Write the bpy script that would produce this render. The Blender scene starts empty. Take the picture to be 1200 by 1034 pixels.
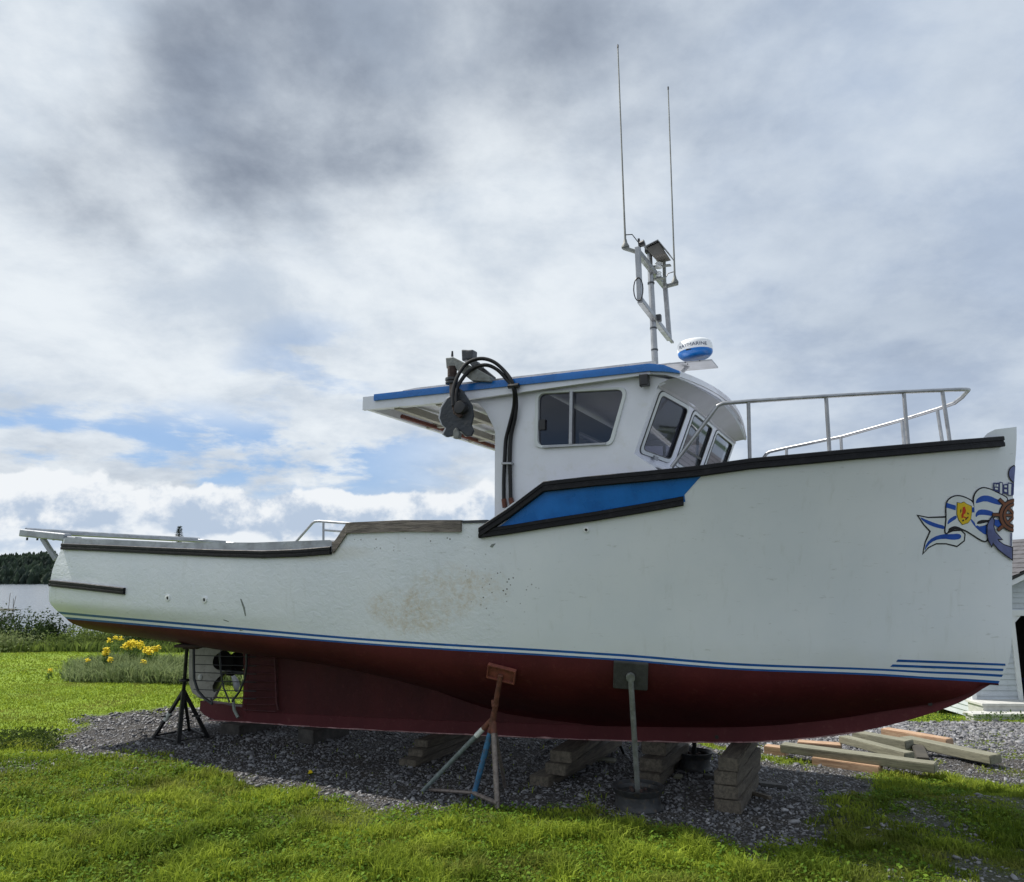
import bpy, bmesh, math, random
import numpy as np
from mathutils import Vector, Matrix, noise
from mathutils.bvhtree import BVHTree
from mathutils.geometry import delaunay_2d_cdt
random.seed(7); rng = np.random.default_rng(7)
C = bpy.context.scene.collection
R = math.radians

# ------------------------------------------------------------ camera, light, exposure
F_PX, CX, CY, HC = 900., 600., 517., 1.8
PITCH = math.atan(160/900.)
cam = bpy.data.objects.new('camera', bpy.data.cameras.new('camera')); C.objects.link(cam)
cam.location = (0, 0, HC); cam.rotation_euler = (math.pi/2+PITCH, 0, 0)
cam.data.sensor_width = 36; cam.data.lens = 27; cam.data.clip_end = 6000; cam.data.clip_start = .05
bpy.context.scene.camera = cam
vs = bpy.context.scene.view_settings
vs.view_transform = 'Standard'; vs.look = 'None'; vs.exposure = 0.14; vs.gamma = 1
TO_SUN = Vector((-.672, .318, 1.0)).normalized()
sl = bpy.data.lights.new('sun', 'SUN'); sl.energy = 5.0; sl.angle = R(.6); sl.color = (1, .95, .87)
so = bpy.data.objects.new('sun', sl); C.objects.link(so)
so.rotation_euler = (-TO_SUN).to_track_quat('-Z', 'Y').to_euler(); so.location = TO_SUN*60
cp, sp = math.cos(PITCH), math.sin(PITCH)
def ray(px, py):
    x = (px-CX)/F_PX; y = (CY-py)/F_PX
    return Vector((x, cp-y*sp, sp+y*cp))

def nn(nt, typ, **kw):
    n = nt.nodes.new(typ)
    for k, v in kw.items():
        if k.startswith('i_'):
            n.inputs[k[2:].replace('_', ' ')].default_value = v
        else: setattr(n, k, v)
    return n
class G:
    """tiny expression helper over a node tree"""
    def __init__(s, nt): s.nt = nt
    def put(s, sock, v):
        if hasattr(v, 'links') or isinstance(v, bpy.types.NodeSocket): s.nt.links.new(v, sock)
        else: sock.default_value = v
    def m(s, op, a, b=None, c=None, clamp=False):
        n = s.nt.nodes.new('ShaderNodeMath'); n.operation = op; n.use_clamp = clamp
        s.put(n.inputs[0], a)
        if b is not None: s.put(n.inputs[1], b)
        if c is not None: s.put(n.inputs[2], c)
        return n.outputs[0]
    def vm(s, op, a, b=None, out=0):
        n = s.nt.nodes.new('ShaderNodeVectorMath'); n.operation = op
        s.put(n.inputs[0], a)
        if b is not None:
            s.put(n.inputs['Scale'] if op == 'SCALE' else n.inputs[1], b)
        return n.outputs[out]
    def ss(s, v, a, b, lo=0., hi=1.):
        n = s.nt.nodes.new('ShaderNodeMapRange'); n.interpolation_type = 'SMOOTHSTEP'
        s.put(n.inputs[0], v)
        for i, q in enumerate((a, b, lo, hi)): s.put(n.inputs[i+1], q)
        return n.outputs[0]
    def noise(s, vec, scale, detail=4, rough=.5, dist=0., col=False, lac=2.):
        n = s.nt.nodes.new('ShaderNodeTexNoise')
        s.put(n.inputs['Vector'], vec); n.inputs['Scale'].default_value = scale
        n.inputs['Detail'].default_value = detail; n.inputs['Roughness'].default_value = rough
        n.inputs['Distortion'].default_value = dist; n.inputs['Lacunarity'].default_value = lac
        return n.outputs[1 if col else 0]
    def voro(s, vec, scale, feat='F1', out=0):
        n = s.nt.nodes.new('ShaderNodeTexVoronoi'); n.feature = feat
        s.put(n.inputs['Vector'], vec); n.inputs['Scale'].default_value = scale
        return n.outputs[out]
    def mix(s, f, a, b):
        n = s.nt.nodes.new('ShaderNodeMix'); n.data_type = 'RGBA'
        s.put(n.inputs[0], f)
        for k, v in ((6, a), (7, b)):
            if isinstance(v, (tuple, list)): n.inputs[k].default_value = (*v[:3], 1)
            else: s.nt.links.new(v, n.inputs[k])
        return n.outputs[2]
    def sep(s, v):
        n = s.nt.nodes.new('ShaderNodeSeparateXYZ'); s.put(n.inputs[0], v); return n.outputs
    def comb(s, x, y, z):
        n = s.nt.nodes.new('ShaderNodeCombineXYZ')
        for i, q in enumerate((x, y, z)): s.put(n.inputs[i], q)
        return n.outputs[0]

# ------------------------------------------------------------ sky with cloud decks
def build_world():
    w = bpy.data.worlds.new('World'); bpy.context.scene.world = w; w.use_nodes = True
    nt = w.node_tree; nt.nodes.clear(); g = G(nt)
    sky = nn(nt, 'ShaderNodeTexSky', sky_type='NISHITA', sun_disc=False)
    sky.sun_elevation = math.asin(TO_SUN.z); sky.sun_rotation = math.atan2(TO_SUN.x, TO_SUN.y)
    sky.altitude = 10; sky.air_density = 1.0; sky.dust_density = .6; sky.ozone_density = 1.6
    tc = nn(nt, 'ShaderNodeTexCoord').outputs['Generated']
    d = g.vm('NORMALIZE', tc)
    x, y, z = g.sep(d)
    zc = g.m('MAXIMUM', z, 0.0)
    inv = g.m('DIVIDE', 1.0, g.m('ADD', zc, .30))
    uv = g.comb(g.m('MULTIPLY', x, inv), g.m('MULTIPLY', y, inv), 0.0)
    def blob(px, py, a0, a1):       # soft patch round a direction of the sky: 1 inside a0 deg, 0 past a1
        c = ray(px, py).normalized()
        dt = g.vm('DOT_PRODUCT', d, tuple(c), out=1)
        return g.ss(dt, math.cos(R(a1)), math.cos(R(a0)))
    # high broken deck
    n1 = g.noise(uv, 1.6, 10, .57, .15)
    n2 = g.noise(g.vm('ADD', uv, (7.3, 2.1, 0)), .8, 7, .5, .2)
    n3 = g.noise(g.vm('ADD', uv, (1.3, 9.1, 0)), 4.2, 8, .58, .2)
    thick = g.m('ADD', g.m('MULTIPLY', n1, .5), g.m('MULTIPLY', n2, .4))
    thick = g.m('ADD', thick, .05)
    thick = g.m('ADD', thick, g.m('MULTIPLY', g.m('SUBTRACT', n3, .5), .22))
    def add(v, b, k): return g.m('ADD', v, g.m('MULTIPLY', b, k))
    thick = add(thick, blob(360, 110, 1, 13), .17)
    thick = add(thick, blob(180, 190, 1, 11), .13)
    thick = add(thick, blob(60, 210, 1, 8), .07)
    thick = add(thick, blob(520, 60, 1, 11), .08)
    thick = add(thick, blob(1000, 60, 4, 26), .08)
    thick = add(thick, blob(1100, 380, 3, 14), .05)
    thick = add(thick, blob(20, 10, 1, 10), -.12)
    thick = add(thick, blob(620, 320, 2, 17), -.07)
    thick = add(thick, blob(100, 340, 2, 12), -.08)
    gap = g.m('MULTIPLY', g.ss(z, .225, .165), g.m('MULTIPLY', g.ss(x, .02, -.22), g.ss(z, .07, .12)))
    gapn = g.noise(g.comb(x, 0.0, g.m('MULTIPLY', z, 2.8)), 5.0, 9, .60, .1)
    gapm = g.m('MULTIPLY', gap, g.ss(gapn, .45, .56))
    hole = g.m('MULTIPLY', blob(360, 460, 0, 7), g.ss(gapn, .50, .60, 0., .4))
    cov = g.m('SUBTRACT', 1.0, g.m('MAXIMUM', g.m('MULTIPLY', gapm, .85), hole))
    wisp0 = g.noise(g.vm('ADD', uv, (5.3, 1.1, 0)), 6.5, 9, .62, .1)
    shade = g.ss(g.m('ADD', thick, g.m('MULTIPLY', g.m('SUBTRACT', wisp0, .5), .22)), .45, .80)
    wisp = g.noise(g.vm('ADD', uv, (3.3, 4.1, 0)), 3.0, 10, .60, .15)
    bright = g.mix(g.ss(wisp, .28, .66), (4.9, 5.6, 6.5), (7.5, 8.0, 8.45))
    dark = g.mix(g.ss(wisp, .32, .66), (1.95, 2.3, 2.95), (3.1, 3.65, 4.5))
    deck = g.mix(shade, bright, dark)
    right = g.m('MULTIPLY', g.ss(x, -.02, .40), .62)
    deck = g.mix(right, deck, g.mix(g.ss(wisp, .35, .65), (3.9, 4.8, 6.3), (5.0, 5.8, 6.9)))
    skyc = g.mix(.6, sky.outputs[0], (1.9, 3.8, 7.4))
    col = g.mix(cov, skyc, deck)
    # cumulus bank low over the water: two overlapping rows with lit tops and pale grey-blue bases
    az = g.m('ARCTAN2', x, y)
    def row(seed, base_h, amp, sc, zs, c_hi, c_lo, col_, soft=.006):
        v = g.comb(g.m('ADD', az, seed), seed, g.m('MULTIPLY', z, zs))
        wv = g.vm('ADD', v, g.vm('SCALE', g.vm('SUBTRACT', g.noise(v, 8., 4, .6, col=True), (.5, .5, .5)), .10))
        hump = g.noise(g.comb(g.m('ADD', az, seed*2.3), 0.0, 0.0), sc, 4, .55)
        puff = g.voro(wv, 9.); puff2 = g.voro(wv, 22.)
        def dens(q): return g.noise(q, 10., 9, .62)
        fine = dens(v)
        edge = g.m('ADD', base_h, g.m('MULTIPLY', g.m('SUBTRACT', hump, .5), amp))
        edge = g.m('ADD', edge, g.m('MULTIPLY', g.m('SUBTRACT', .40, puff), .045))
        edge = g.m('ADD', edge, g.m('MULTIPLY', g.m('SUBTRACT', .40, puff2), .020))
        edge = g.m('ADD', edge, g.m('MULTIPLY', g.m('SUBTRACT', fine, .5), .07))
        und = g.m('SUBTRACT', edge, z)
        m_ = g.ss(und, -.003, soft)
        rel = g.m('SUBTRACT', fine, dens(g.vm('ADD', v, (.012, 0, .022))))
        depth = g.m('ADD', g.m('MULTIPLY', g.ss(und, .0, .06), .75), g.m('MULTIPLY', rel, -3.6))
        depth = g.m('ADD', depth, g.m('MULTIPLY', g.m('SUBTRACT', puff, .38), .7))
        return g.mix(m_, col_, g.mix(g.ss(depth, .20, .85), c_hi, c_lo))
    fade = g.ss(x, .25, -.05)
    low = row(.37, .118, .085, 6.0, 1.15, (8.0, 8.3, 8.6), (4.4, 5.3, 6.6), col)
    low = row(1.93, .062, .05, 8.0, 1.5, (7.7, 8.1, 8.5), (5.0, 5.9, 7.1), low, .012)
    low = g.mix(g.ss(z, .045, .0, 0., .5), low, (6.2, 6.9, 7.8))
    col = g.mix(fade, col, low)
    bg = nn(nt, 'ShaderNodeBackground'); bg.inputs[1].default_value = .1
    nt.links.new(col, bg.inputs[0])
    out = nn(nt, 'ShaderNodeOutputWorld'); nt.links.new(bg.outputs[0], out.inputs[0])
build_world()

# ------------------------------------------------------------ materials
def material(name):
    m = bpy.data.materials.new(name); m.use_nodes = True; nt = m.node_tree
    b = nt.nodes['Principled BSDF']; return m, nt, b, G(nt)
def mat(name, col, rough=.5, var=.15, scale=6., metal=0., bump=0., bscale=40., stretch=(1, 1, 1), spec=.5, dirt=None, dirt_amt=.5, coat=0.):
    m, nt, b, g = material(name)
    oc = nn(nt, 'ShaderNodeTexCoord').outputs['Object']
    vec = g.vm('MULTIPLY', oc, stretch)
    n = g.noise(vec, scale, 6, .6)
    c0 = tuple(max(0, c*(1-var)) for c in col); c1 = tuple(min(1, c*(1+var)) for c in col)
    c = g.mix(g.ss(n, .3, .7), c0, c1)
    if dirt:
        n2 = g.noise(g.vm('ADD', vec, (5, 3, 1)), scale*1.7, 8, .68)
        c = g.mix(g.m('MULTIPLY', g.ss(n2, .52, .68), dirt_amt), c, dirt)
    nt.links.new(c, b.inputs['Base Color'])
    g.put(b.inputs['Roughness'], g.ss(n, .2, .8, max(0, rough-.08), min(1, rough+.12)))
    b.inputs['Metallic'].default_value = metal; b.inputs['Specular IOR Level'].default_value = spec
    b.inputs['Coat Weight'].default_value = coat
    if bump:
        bn = nn(nt, 'ShaderNodeBump'); bn.inputs['Strength'].default_value = bump; bn.inputs['Distance'].default_value = .01
        nt.links.new(g.noise(vec, bscale, 5, .6), bn.inputs['Height']); nt.links.new(bn.outputs[0], b.inputs['Normal'])
    return m
M = {}
M['black_rail'] = mat('black_rubber', (.005, .005, .007), .5, .4, 9, bump=.4, bscale=30, dirt=(.035, .034, .036), dirt_amt=.35, spec=.28)
M['blue'] = mat('blue_paint', (.008, .15, .50), .28, .12, 5, dirt=(.008, .10, .36), dirt_amt=.4)
M['blue_stripe'] = mat('stripe_blue', (.008, .09, .34), .35, .15, 8)
M['alu'] = mat('aluminium', (.36, .37, .385), .42, .15, 12, metal=.85, dirt=(.3, .29, .28), dirt_amt=.4)
M['galv'] = mat('galvanised_cap', (.34, .36, .39), .36, .22, 5, metal=.35, bump=.3, bscale=14, dirt=(.22, .21, .2), dirt_amt=.45)
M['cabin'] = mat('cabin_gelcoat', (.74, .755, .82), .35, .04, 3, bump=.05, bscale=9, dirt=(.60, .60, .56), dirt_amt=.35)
M['roof_lip'] = mat('roof_lip', (.42, .42, .41), .5, .15, 9)
M['dark_metal'] = mat('dark_metal', (.05, .055, .062), .45, .3, 14, metal=.3, bump=.3, dirt=(.12, .10, .08), dirt_amt=.4)
M['grey_metal'] = mat('grey_metal', (.20, .21, .20), .55, .25, 16, metal=.2, bump=.3, dirt=(.12, .09, .06), dirt_amt=.5)
M['black'] = mat('black_plastic', (.012, .012, .013), .35, .3, 10)
M['hose'] = mat('hose_rubber', (.005, .005, .006), .38, .3, 20, spec=.35)
M['rust'] = mat('rusty_steel', (.13, .045, .028), .75, .35, 22, bump=.6, bscale=60, dirt=(.05, .025, .02))
M['rust_dark'] = mat('rust_dark', (.05, .03, .025), .8, .35, 22, bump=.6, bscale=60)
M['jack_black'] = mat('jack_black_paint', (.012, .013, .015), .5, .4, 20, bump=.4, dirt=(.05, .035, .03), dirt_amt=.5)
M['jack_blue'] = mat('jack_blue_paint', (.03, .13, .26), .5, .25, 20, bump=.4, dirt=(.12, .06, .04), dirt_amt=.8)
M['jack_white'] = mat('jack_white_band', (.6, .62, .6), .5, .1, 20)
M['steel_worn'] = mat('worn_steel', (.20, .17, .155), .6, .3, 25, metal=.4, bump=.4, dirt=(.10, .05, .035), dirt_amt=.8)
M['rope'] = mat('rusty_pipe', (.14, .03, .02), .6, .25, 20)
M['wood_cap'] = mat('weathered_timber_cap', (.17, .145, .125), .8, .5, 5, stretch=(1, 8, 8), bump=.7, bscale=16, dirt=(.075, .06, .05), dirt_amt=.7)
M['white_dome'] = mat('white_plastic', (.82, .84, .85), .3, .02, 3)
M['navy'] = mat('lettering_navy', (.01, .03, .10), .5, .05, 3)
M['interior'] = mat('interior_panel', (.13, .13, .14), .6, .1, 3)
M['seat_vinyl'] = mat('seat_vinyl', (.10, .10, .11), .5, .1, 3)
def wood(name, col, dark, stretch=(2, 14, 14), knots=True):
    m, nt, b, g = material(name)
    oc = nn(nt, 'ShaderNodeTexCoord').outputs['Object']
    oi = nn(nt, 'ShaderNodeObjectInfo').outputs['Random']
    off = g.vm('SCALE', (13.1, 7.7, 3.3), oi)
    v = g.vm('MULTIPLY', g.vm('ADD', oc, off), stretch)
    n = g.noise(v, 2.2, 8, .7, .6); n2 = g.noise(v, 7, 4, .6, .2)
    c = g.mix(g.ss(n, .32, .68), dark, col)
    c = g.mix(g.m('MULTIPLY', g.ss(n2, .55, .72), .6), c, tuple(k*.55 for k in dark))
    c = g.mix(g.m('MULTIPLY', g.ss(g.noise(g.vm('ADD', oc, off), 3., 5, .6), .5, .75), .5), c, tuple(k*.6 for k in col))
    nt.links.new(c, b.inputs['Base Color']); b.inputs['Roughness'].default_value = .85
    bn = nn(nt, 'ShaderNodeBump'); bn.inputs['Strength'].default_value = .8; bn.inputs['Distance'].default_value = .006
    nt.links.new(n, bn.inputs['Height']); nt.links.new(bn.outputs[0], b.inputs['Normal'])
    return m
M['timber'] = wood('blocking_timber', (.15, .128, .098), (.060, .050, .040))
M['timber_grey'] = wood('grey_green_plank', (.25, .245, .18), (.15, .145, .105))
M['timber_new'] = wood('orange_fresh_plank', (.50, .35, .23), (.33, .20, .12))

def hull_mat():
    m, nt, b, g = material('hull_white_gelcoat')
    oc = nn(nt, 'ShaderNodeTexCoord').outputs['Object']
    x, y, z = g.sep(oc)
    n = g.noise(oc, 1.3, 6, .6)
    c = g.mix(g.ss(n, .3, .7), (.75, .79, .835), (.81, .84, .875))
    # rust-yellow stain patch and its dark specks
    def ell(cx, cz, rx, rz):
        a = g.m('DIVIDE', g.m('SUBTRACT', x, cx), rx); e = g.m('DIVIDE', g.m('SUBTRACT', z, cz), rz)
        return g.ss(g.m('ADD', g.m('MULTIPLY', a, a), g.m('MULTIPLY', e, e)), 1.0, .1)
    ns = g.noise(oc, 4.5, 8, .72, .4); nf = g.noise(oc, 22, 6, .7)
    st = g.m('MAXIMUM', ell(5.15, 1.52, .62, .30), g.m('MULTIPLY', ell(5.62, 1.70, .62, .30), .85))
    st = g.m('MAXIMUM', st, g.m('MULTIPLY', ell(4.9, 1.6, .8, .4), .25))
    stm = g.m('MULTIPLY', g.ss(g.m('ADD', g.m('MULTIPLY', st, .8), g.m('MULTIPLY', g.m('SUBTRACT', ns, .5), 2.0)), .25, 1.15), g.ss(nf, .38, .6, .25, 1.))
    c = g.mix(g.m('MULTIPLY', stm, .62), c, (.50, .36, .16))
    rough_patch = g.m('MULTIPLY', stm, g.ss(g.voro(oc, 34), .18, .05))
    c = g.mix(g.m('MULTIPLY', rough_patch, .55), c, (.22, .15, .08))
    def specks(cx, cz, rx, rz, sc, k):
        e = ell(cx, cz, rx, rz)
        return g.m('MULTIPLY', g.m('MULTIPLY', g.ss(g.voro(g.vm('MULTIPLY', oc, (1, .2, 1)), sc), .20, .12), g.ss(g.noise(oc, 9, 3, .6), .48, .58)), g.m('MULTIPLY', e, k))
    c = g.mix(specks(5.98, 1.76, .42, .34, 26, 1.), c, (.05, .035, .025))
    c = g.mix(specks(5.1, 2.16, .8, .16, 20, 1.), c, (.07, .045, .035))
    c = g.mix(g.m('MULTIPLY', ell(4.2, 2.02, .7, .09), .35), c, (.62, .58, .48))
    # faint scuffs and vertical run marks
    runs = g.noise(g.vm('MULTIPLY', oc, (9, 9, .9)), 1.6, 5, .6)
    c = g.mix(g.m('MULTIPLY', g.ss(runs, .56, .76), .20), c, (.50, .52, .48))
    sc = g.noise(g.vm('MULTIPLY', oc, (1.2, 1, 5)), 6, 7, .7)
    c = g.mix(g.m('MULTIPLY', g.ss(sc, .61, .70), .42), c, (.40, .42, .40))
    low = g.m('MULTIPLY', g.ss(z, 1.5, 1.05), g.ss(g.noise(oc, 2.2, 5, .6), .3, .7))
    c = g.mix(g.m('MULTIPLY', low, .22), c, (.60, .60, .50))
    nt.links.new(c, b.inputs['Base Color'])
    g.put(b.inputs['Roughness'], g.m('ADD', .34, g.m('MULTIPLY', stm, .4)))
    b.inputs['Specular IOR Level'].default_value = .4
    # hand-laid glass texture, coarse aft of the step
    aft = g.m('MULTIPLY', g.ss(x, 6.15, 5.9), g.ss(g.noise(oc, .9, 3, .5), .25, .6, .45, 1.))
    h = g.noise(g.vm('MULTIPLY', oc, (1., 1, 1.3)), 13, 5, .6, .8); h2 = g.noise(oc, 1.4, 3, .5)
    hh = g.m('ADD', g.m('MULTIPLY', g.m('MULTIPLY', h, g.m('ADD', aft, .08)), .9), g.m('MULTIPLY', h2, .8))
    bn = nn(nt, 'ShaderNodeBump'); bn.inputs['Strength'].default_value = .42; bn.inputs['Distance'].default_value = .018
    nt.links.new(hh, bn.inputs['Height']); nt.links.new(bn.outputs[0], b.inputs['Normal'])
    return m
M['hull'] = hull_mat()
def red_mat(name, a, b_, c_):
    m, nt, b, g = material(name)
    oc = nn(nt, 'ShaderNodeTexCoord').outputs['Object']
    n = g.noise(g.vm('MULTIPLY', oc, (1, 1, .5)), 2.2, 7, .65)
    c = g.mix(g.ss(n, .3, .7), a, b_)
    n2 = g.noise(oc, 13, 7, .75)
    c = g.mix(g.m('MULTIPLY', g.ss(n2, .54, .72), .65), c, c_)
    v = g.noise(g.vm('MULTIPLY', oc, (6, 6, .7)), 2., 4, .6)
    c = g.mix(g.m('MULTIPLY', g.ss(v, .55, .8), .35), c, a)
    nt.links.new(c, b.inputs['Base Color']); b.inputs['Roughness'].default_value = .6
    b.inputs['Specular IOR Level'].default_value = .3
    bn = nn(nt, 'ShaderNodeBump'); bn.inputs['Strength'].default_value = .35; bn.inputs['Distance'].default_value = .006
    nt.links.new(g.noise(oc, 30, 5, .6), bn.inputs['Height']); nt.links.new(bn.outputs[0], b.inputs['Normal'])
    return m
M['red'] = red_mat('red_antifouling', (.060, .007, .010), (.088, .011, .014), (.125, .032, .030))
M['keel'] = red_mat('keel_red_skylit', (.090, .014, .019), (.120, .021, .027), (.18, .060, .058))  # lighter copy of the bottom red: sky light on the upright keel face, painted in
def glass_mat(name, tint, fac):
    m = bpy.data.materials.new(name); m.use_nodes = True; nt = m.node_tree; nt.nodes.clear()
    out = nn(nt, 'ShaderNodeOutputMaterial'); g = G(nt)
    tr = nn(nt, 'ShaderNodeBsdfTransparent'); tr.inputs[0].default_value = (*tint, 1)
    gl = nn(nt, 'ShaderNodeBsdfGlossy'); gl.inputs['Roughness'].default_value = .03; gl.inputs[0].default_value = (.9, .93, 1, 1)
    ge = nn(nt, 'ShaderNodeNewGeometry')
    fc_ = g.m('ABSOLUTE', g.vm('DOT_PRODUCT', ge.outputs['Normal'], ge.outputs['Incoming'], out=1))
    fr_ = g.m('MULTIPLY', g.m('POWER', g.m('SUBTRACT', 1.0, fc_, clamp=True), 5.0), .92)
    mx = nn(nt, 'ShaderNodeMixShader')
    nt.links.new(g.m('ADD', fr_, fac+.05, clamp=True), mx.inputs[0])
    nt.links.new(tr.outputs[0], mx.inputs[1]); nt.links.new(gl.outputs[0], mx.inputs[2]); nt.links.new(mx.outputs[0], out.inputs[0])
    return m
M['glass'] = glass_mat('tinted_glass', (.28, .28, .33), .0)
M['glass_front'] = glass_mat('windscreen_glass', (.34, .36, .38), .10)

# ------------------------------------------------------------ mesh helpers
class MB:
    def __init__(s): s.v = []; s.f = []; s.mi = []; s.cur = 0
    def add(s, vs_, fs):
        o = len(s.v); s.v += [tuple(v) for v in vs_]
        s.f += [tuple(i+o for i in f) for f in fs]; s.mi += [s.cur]*len(fs); return s
    def box(s, c, size, rot=None):
        h = [k/2 for k in size]; c = Vector(c)
        P = [Vector((x*h[0], y*h[1], z*h[2])) for x in (-1, 1) for y in (-1, 1) for z in (-1, 1)]
        if rot is not None: P = [rot @ p for p in P]
        return s.add([c+p for p in P], [(0, 1, 3, 2), (4, 6, 7, 5), (0, 4, 5, 1), (2, 3, 7, 6), (0, 2, 6, 4), (1, 5, 7, 3)])
    def beam(s, a, b, w, h, up=(0, 0, 1), ch=0.):
        a, b = Vector(a), Vector(b); d = (b-a).normalized(); upv = Vector(up)
        sx = d.cross(upv)
        if sx.length < 1e-4: sx = d.cross(Vector((1, 0, 0)))
        sx.normalize(); u = sx.cross(d).normalized(); ch = ch or min(w, h)*.08
        pf = [(-w/2+ch, -h/2), (w/2-ch, -h/2), (w/2, -h/2+ch), (w/2, h/2-ch), (w/2-ch, h/2), (-w/2+ch, h/2), (-w/2, h/2-ch), (-w/2, -h/2+ch)]
        V_ = [p+sx*x+u*y for p in (a, b) for x, y in pf]
        n = 8
        return s.add(V_, [(i, (i+1) % n, n+(i+1) % n, n+i) for i in range(n)]+[tuple(range(n-1, -1, -1)), tuple(range(n, 2*n))])
    def tube(s, pts, r, n=10, closed=False, caps=True):
        pts = [Vector(p) for p in pts]; m = len(pts); rs = r if isinstance(r, (list, tuple)) else [r]*m
        up = None; V_ = []
        for i, p in enumerate(pts):
            if closed: d = pts[(i+1) % m]-pts[i-1]
            else: d = pts[min(i+1, m-1)]-pts[max(i-1, 0)]
            d.normalize()
            if up is None:
                up = d.cross(Vector((0, 0, 1)))
                if up.length < 1e-3: up = d.cross(Vector((1, 0, 0)))
            up = (up-d*up.dot(d)).normalized(); w = d.cross(up)
            V_ += [p+(up*math.cos(2*math.pi*k/n)+w*math.sin(2*math.pi*k/n))*rs[i] for k in range(n)]
        F_ = []
        for i in range(m if closed else m-1):
            j = (i+1) % m
            F_ += [(i*n+k, i*n+(k+1) % n, j*n+(k+1) % n, j*n+k) for k in range(n)]
        if caps and not closed: F_ += [tuple(range(n-1, -1, -1)), tuple((m-1)*n+k for k in range(n))]
        return s.add(V_, F_)
    def prism(s, poly, off):       # poly: 3D ring, off: extrusion vector
        n = len(poly); off = Vector(off); A = [Vector(p) for p in poly]
        return s.add(A+[p+off for p in A], [tuple(range(n-1, -1, -1)), tuple(range(n, 2*n))]+[(i, (i+1) % n, n+(i+1) % n, n+i) for i in range(n)])
    def lathe(s, prof, c, n=32, rot=None):
        c = Vector(c); V_ = []; m = len(prof)
        for r, z in prof:
            for k in range(n):
                p = Vector((r*math.cos(2*math.pi*k/n), r*math.sin(2*math.pi*k/n), z))
                V_.append(c+(rot @ p if rot is not None else p))
        F_ = [(i*n+k, i*n+(k+1) % n, (i+1)*n+(k+1) % n, (i+1)*n+k) for i in range(m-1) for k in range(n)]
        if prof[0][0] > 1e-5: F_.append(tuple(range(n-1, -1, -1)))
        if prof[-1][0] > 1e-5: F_.append(tuple((m-1)*n+k for k in range(n)))
        return s.add(V_, F_)
    def loft(s, rings, closed_ring=True, caps=True):
        n = len(rings[0]); V_ = [p for r in rings for p in r]; F_ = []
        for i in range(len(rings)-1):
            for k in range(n if closed_ring else n-1):
                F_.append((i*n+k, i*n+(k+1) % n, (i+1)*n+(k+1) % n, (i+1)*n+k))
        if caps and closed_ring: F_ += [tuple(range(n-1, -1, -1)), tuple((len(rings)-1)*n+k for k in range(n))]
        return s.add(V_, F_)
    def build(s, name, mats, parent=None, origin=None, smooth=False, bevel=0., recalc=True, angle=35):
        me = bpy.data.meshes.new(name); O = Vector(origin) if origin is not None else Vector((0, 0, 0))
        me.from_pydata([tuple(Vector(v)-O) for v in s.v], [], s.f)
        mats = mats if isinstance(mats, (list, tuple)) else [mats]
        for m in mats: me.materials.append(m)
        if len(mats) > 1: me.polygons.foreach_set('material_index', s.mi)
        bm = bmesh.new(); bm.from_mesh(me)
        bmesh.ops.remove_doubles(bm, verts=bm.verts, dist=1e-6)
        if recalc: bmesh.ops.recalc_face_normals(bm, faces=bm.faces)
        if bevel:
            bmesh.ops.bevel(bm, geom=[e for e in bm.edges if len(e.link_faces) == 2 and e.calc_face_angle(0) > .6], offset=bevel, segments=2, affect='EDGES', profile=.6)
        if smooth:
            for f in bm.faces: f.smooth = True
            for e in bm.edges:
                if len(e.link_faces) == 2 and e.calc_face_angle(0) > R(angle): e.smooth = False
        bm.to_mesh(me); bm.free()
        o = bpy.data.objects.new(name, me); C.objects.link(o)
        if parent is not None: o.parent = parent
        return o
def tag(o, label=None, cat=None, group=None, kind=None):
    if label: o['label'] = label
    if cat: o['category'] = cat
    if group: o['group'] = group
    if kind: o['kind'] = kind
    return o
def empty(name, loc, label, cat, group=None, rz=0):
    o = bpy.data.objects.new(name, None); C.objects.link(o); o.location = loc; o.rotation_euler = (0, 0, rz)
    o.empty_display_size = .2
    return tag(o, label, cat, group)
def fast(name, V_, F_, mats, attr=None, mi=None, smooth=False):
    """numpy mesh: V (n,3), F (m,k)"""
    me = bpy.data.meshes.new(name); n = len(V_); m, k = F_.shape
    me.vertices.add(n); me.vertices.foreach_set('co', np.ascontiguousarray(V_, dtype=np.float32).ravel())
    me.loops.add(m*k); me.loops.foreach_set('vertex_index', np.ascontiguousarray(F_, dtype=np.int32).ravel())
    me.polygons.add(m); me.polygons.foreach_set('loop_start', np.arange(0, m*k, k, dtype=np.int32))
    try: me.polygons.foreach_set('loop_total', np.full(m, k, dtype=np.int32))
    except Exception: pass
    for q in (mats if isinstance(mats, (list, tuple)) else [mats]): me.materials.append(q)
    if mi is not None: me.polygons.foreach_set('material_index', mi.astype(np.int32))
    if smooth: me.polygons.foreach_set('use_smooth', np.ones(m, dtype=bool))
    me.update(calc_edges=True)
    if attr:
        for nm, arr in attr.items():
            a = me.attributes.new(nm, 'FLOAT', 'POINT'); a.data.foreach_set('value', arr.astype(np.float32))
    o = bpy.data.objects.new(name, me); C.objects.link(o); return o
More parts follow.
